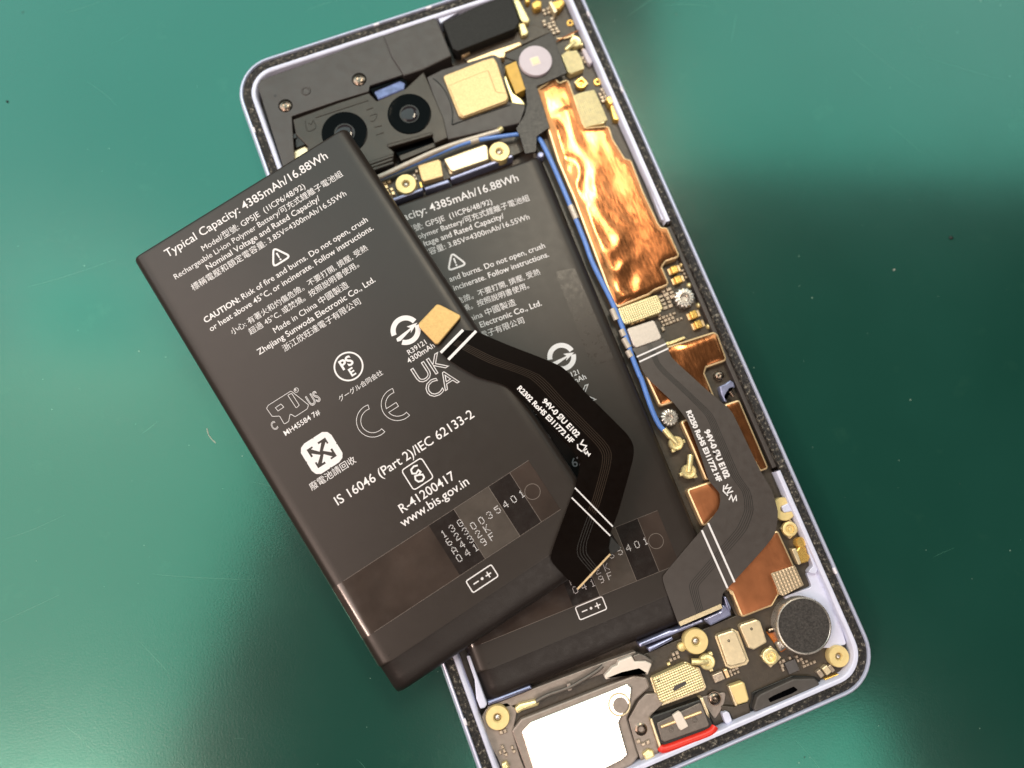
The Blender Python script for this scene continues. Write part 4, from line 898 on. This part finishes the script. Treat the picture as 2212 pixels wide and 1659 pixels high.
# ------------------------------------------------------------------ flex cables
def ribbon(name, B, Lp, Rp, mat, th=.14, nx=10, sag=0.0):
    """thin cable between two edge lines of world points"""
    MIv = B.matrix_world.inverted(); Ls = []; Rs = []
    def cr(P):
        out = []
        for i in range(len(P) - 1):
            p0, p1, p2, p3 = P[max(0, i - 1)], P[i], P[i + 1], P[min(len(P) - 1, i + 2)]
            for k in range(5):
                t = k / 5; lin_ = p1.lerp(p2, t); c_ = .5 * ((2 * p1) + (p2 - p0) * t + (2 * p0 - 5 * p1 + 4 * p2 - p3) * t * t + (3 * p1 - p0 - 3 * p2 + p3) * t ** 3)
                out.append(lin_.lerp(c_, .6))
        return out + [P[-1]]
    Lc, Rc = cr(Lp), cr(Rp); n = nx + 1; vs = []; m = len(Lc)
    for dz in (0, -th):
        for a, b in zip(Lc, Rc):
            for i in range(n):
                q = a.lerp(b, i / nx); q.z += dz; vs.append(MIv @ q)
    fs = []; o = m * n
    for r in range(m - 1):
        for i in range(nx):
            f = (r * n + i, r * n + i + 1, (r + 1) * n + i + 1, (r + 1) * n + i); fs.append(f); fs.append(tuple(o + v for v in f[::-1]))
        for i in (0, nx):
            fs.append((r * n + i, (r + 1) * n + i, o + (r + 1) * n + i, o + r * n + i))
    for r in (0, m - 1):
        for i in range(nx): fs.append((r * n + i, o + r * n + i, o + r * n + i + 1, r * n + i + 1))
    bm = bmesh.new(); me = mesh(name, vs, fs); bm.from_mesh(me); bmesh.ops.recalc_face_normals(bm, faces=bm.faces); bm.to_mesh(me); bm.free()
    return link(name, me, mat, B, 40), Lc, Rc
def traces(B, F, Lc, Rc, t0, t1, cnt, w, mat, r0=0, r1=None, th=.03):
    MIv = B.matrix_world.inverted()
    for c_ in range(cnt):
        t = t0 + (t1 - t0) * c_ / max(1, cnt - 1); vs = []
        for a, b in list(zip(Lc, Rc))[r0:r1]:
            for d in (-w / 2, w / 2):
                q = a.lerp(b, t + d / (a - b).length); q.z += th; vs.append(MIv @ q)
        fs = [(2 * i, 2 * i + 1, 2 * i + 3, 2 * i + 2) for i in range(len(vs) // 2 - 1)]
        o = link('trace_line', mesh('trace_line', vs, fs), mat, F); 
def stripe(B, a, b, w, mat, F, name='white_stripe', th=.05):
    MIv = B.matrix_world.inverted(); d = (b - a).normalized(); n = d.cross(Vector((0, 0, 1))).normalized() * w / 2; u = Vector((0, 0, th))
    vs = [a - n + u, a + n + u, b + n + u, b - n + u, a - n - u, a + n - u, b + n - u, b - n - u]
    vs = [MIv @ v for v in vs]; fs = [(0, 1, 2, 3), (4, 7, 6, 5), (0, 4, 5, 1), (1, 5, 6, 2), (2, 6, 7, 3), (3, 7, 4, 0)]
    return link(name, mesh(name, vs, fs), mat, F)
def text3(body, a, b, B, F, bold=.02, th=.06, sy=1.0, name='printed_line', flip=False):
    """line of print along two world points"""
    me = tmesh(body, bold); xs = [v.co.x for v in me.vertices]; x0, x1 = min(xs), max(xs); s = (b - a).length / (x1 - x0)
    X = (b - a).normalized(); Y = Vector((0, 0, 1)).cross(X).normalized(); Z = X.cross(Y); o = a + Vector((0, 0, th))
    m = Matrix(((X.x, Y.x, Z.x, o.x), (X.y, Y.y, Z.y, o.y), (X.z, Y.z, Z.z, o.z), (0, 0, 0, 1))) @ Matrix.Diagonal((s, s * sy, 0, 1)) @ Matrix.Translation((-x0, 0, 0))
    o = link(name, put(me, B.matrix_world.inverted() @ m), 'print', F); o['kind'] = 'stuff'; return o
def squiggle(pts, w, B, F, th=.06):
    MIv = B.matrix_world.inverted(); z = pts[0].z; vs, fs = stroke([p.to_2d() for p in pts], w)
    return link('maker_logo', mesh('maker_logo', [MIv @ Vector((x, y, z + th)) for x, y, _ in vs], fs), 'print', F)
zt = lambda t, x, y, dz=0: (MT @ loc(t, x, y, dz))
def fz(s):  # height of the loose flex along its length: lies on the battery, then sweeps down to the lower corner
    return s
Z = [15.1, 15.1, 15.1, 15.0, 14.9, 14.9, 14.9, 14.95, 15.0, 15.0, 14.9, 14.8, 14.6]
Lq = [('G', 300, 195), ('G', 365, 255), ('G', 600, 395), ('G', 870, 485), ('G', 1100, 700), ('G', 1440, 1045), ('G', 1500, 1145), ('G', 1482, 1260), ('J', 800, 40), ('J', 765, 130), ('J', 600, 590), ('J', 608, 700), ('J', 820, 920)]
Rq = [('G', 490, 0), ('G', 600, 10), ('G', 860, 120), ('G', 1340, 315), ('G', 1560, 550), ('G', 1900, 890), ('G', 1962, 1000), ('G', 1955, 1130), ('J', 1175, 250), ('J', 1125, 380), ('J', 1100, 460), ('J', 1092, 560), ('J', 1105, 615)]
FT, Lc, Rc = ribbon('flex_cable', TOP, [W(t, x, y, z) for (t, x, y), z in zip(Lq, Z)], [W(t, x, y, z) for (t, x, y), z in zip(Rq, Z)], 'flexd')
traces(TOP, FT, Lc, Rc, .42, .58, 5, .1, 'trace', 2, 46); traces(TOP, FT, Lc, Rc, .45, .60, 4, .09, 'traceg', 46, None)
stripe(TOP, W('G', 297, 195, 15.15), W('G', 490, -2, 15.15), .5, 'print', FT, th=.08); stripe(TOP, W('G', 363, 255, 15.15), W('G', 603, 8, 15.15), .5, 'print', FT, th=.08)
stripe(TOP, W('J', 798, 45, 15.0), W('J', 1125, 380, 15.0), .22, 'print', FT, th=.05); stripe(TOP, W('J', 770, 130, 15.0), W('J', 1103, 460, 15.0), .22, 'print', FT, th=.05)
stripe(TOP, W('J', 820, 920, 14.65), W('J', 1103, 618, 14.65), .3, 'brass', FT, 'plated_edge', .08)
def prism(name, B, pts, z0, z1, mat, F, bev=.1, r=.15):
    o = slab2(name, rpoly(ccw([p.to_2d() for p in pts]), r), z0, z1, mat, None, bev); o.data.transform(B.matrix_world.inverted()); o.parent = F; return o
prism('plug', TOP, [W('F', x, y, 15.5) for x, y in ((1640, 160), (1800, -10), (1835, 0), (2000, 85), (2008, 108), (1812, 340), (1785, 338), (1648, 195))], 14.75, 15.5, 'canm2', FT, .2, .5)
prism('stiffener_flap', TOP, [W('J', x, y, 14.5) for x, y in ((1110, 465), (1195, 560), (1170, 590), (1110, 625), (1080, 600))], 14.3, 14.5, 'black', FT, .05)
for a, b, txt in ((('G', 955, 508, 15.0), ('G', 1422, 982, 15.0), 'R2302 RoHS E311772 HF'), (('G', 1168, 618, 15.0), ('G', 1472, 930, 15.0), '94V-0 ЯU E102')):
    text3(txt, W(*a), W(*b), TOP, FT, .035, .12)
squiggle([W('G', x, y, 15.0) for x, y in ((1530, 945), (1505, 985), (1555, 1000), (1525, 1045), (1560, 1025))], .22, TOP, FT, .12)
squiggle([W('G', x, y, 15.0) for x, y in ((1478, 985), (1480, 1020), (1510, 1045), (1545, 1050))], .22, TOP, FT, .12)
squiggle([W('G', x, y, 15.0) for x, y in ((1530, 1045), (1550, 1070), (1565, 1050), (1575, 1085), (1590, 1065))], .2, TOP, FT, .12)
# installed battery flex: over the battery's lower corner, along the copper shields, up to its connector
Li = [('H', 160, 380), ('H', 200, 440), ('H', 245, 560), ('H', 300, 640), ('H', 520, 850), ('H', 640, 1010), ('H', 750, 1290), ('K', 640, -20), ('K', 735, 100), ('K', 725, 220), ('K', 630, 350), ('K', 575, 410), ('K', 280, 760), ('K', 243, 850), ('K', 380, 1232)]
Ri = [('H', 430, 290), ('H', 468, 370), ('H', 500, 450), ('H', 590, 540), ('H', 800, 730), ('H', 1000, 900), ('H', 1065, 1010), ('K', 1080, -110), ('K', 1180, 60), ('K', 1235, 250), ('K', 1215, 425), ('K', 1130, 550), ('K', 860, 850), ('K', 760, 960), ('K', 750, 1055)]
Zi = [7.2, 7.3, 7.3, 7.3, 7.35, 7.35, 7.4, 7.5, 7.5, 7.6, 7.7, 7.75, 7.75, 7.75, 7.75]
FI, Lc, Rc = ribbon('flex_cable', INS, [W(t, x, y, z) for (t, x, y), z in zip(Li, Zi)], [W(t, x, y, z) for (t, x, y), z in zip(Ri, Zi)], 'flexg')
traces(INS, FI, Lc, Rc, .44, .58, 5, .12, 'traceg')
stripe(INS, W('E', 1078, 1425, 7.3), W('E', 1330, 1312, 7.3), .3, 'print', FI, th=.05); stripe(INS, W('E', 1100, 1468, 7.3), W('E', 1350, 1352, 7.3), .3, 'print', FI, th=.05)
stripe(INS, W('K', 578, 412, 7.8), W('K', 800, 912, 7.8), .34, 'print', FI, th=.07); stripe(INS, W('K', 632, 350, 7.8), W('K', 860, 860, 7.8), .34, 'print', FI, th=.07)
stripe(INS, W('K', 385, 1222, 7.85), W('K', 748, 1066, 7.85), .75, 'canm', FI, 'plated_edge', .1)
prism('plug', INS, [W('E', x, y, 7.5) for x, y in ((995, 1180), (1215, 1108), (1235, 1118), (1292, 1250), (1280, 1272), (1075, 1345), (1050, 1325))], 6.3, 7.5, 'silver', FI, .15, .35)
for a, b, txt in ((('H', 625, 925), ('H', 895, 1535), 'R2250 RoHS E311772 HF'), (('H', 778, 1090), ('H', 962, 1505), '94V-0 ЯU E102')):
    text3(txt, W(*a, 7.4), W(*b, 7.4), INS, FI, .05, .2)
squiggle([W('H', x, y, 7.5) for x, y in ((985, 1550), (960, 1590), (1010, 1580), (975, 1630), (1030, 1610))], .26, INS, FI, .2)
squiggle([W('K', x, y, 7.5) for x, y in ((810, 150), (830, 110), (845, 160), (870, 115), (875, 160))], .24, INS, FI, .2)
squiggle([W('H', x, y, 7.5) for x, y in ((950, 1560), (945, 1610), (985, 1650))], .24, INS, FI, .2)
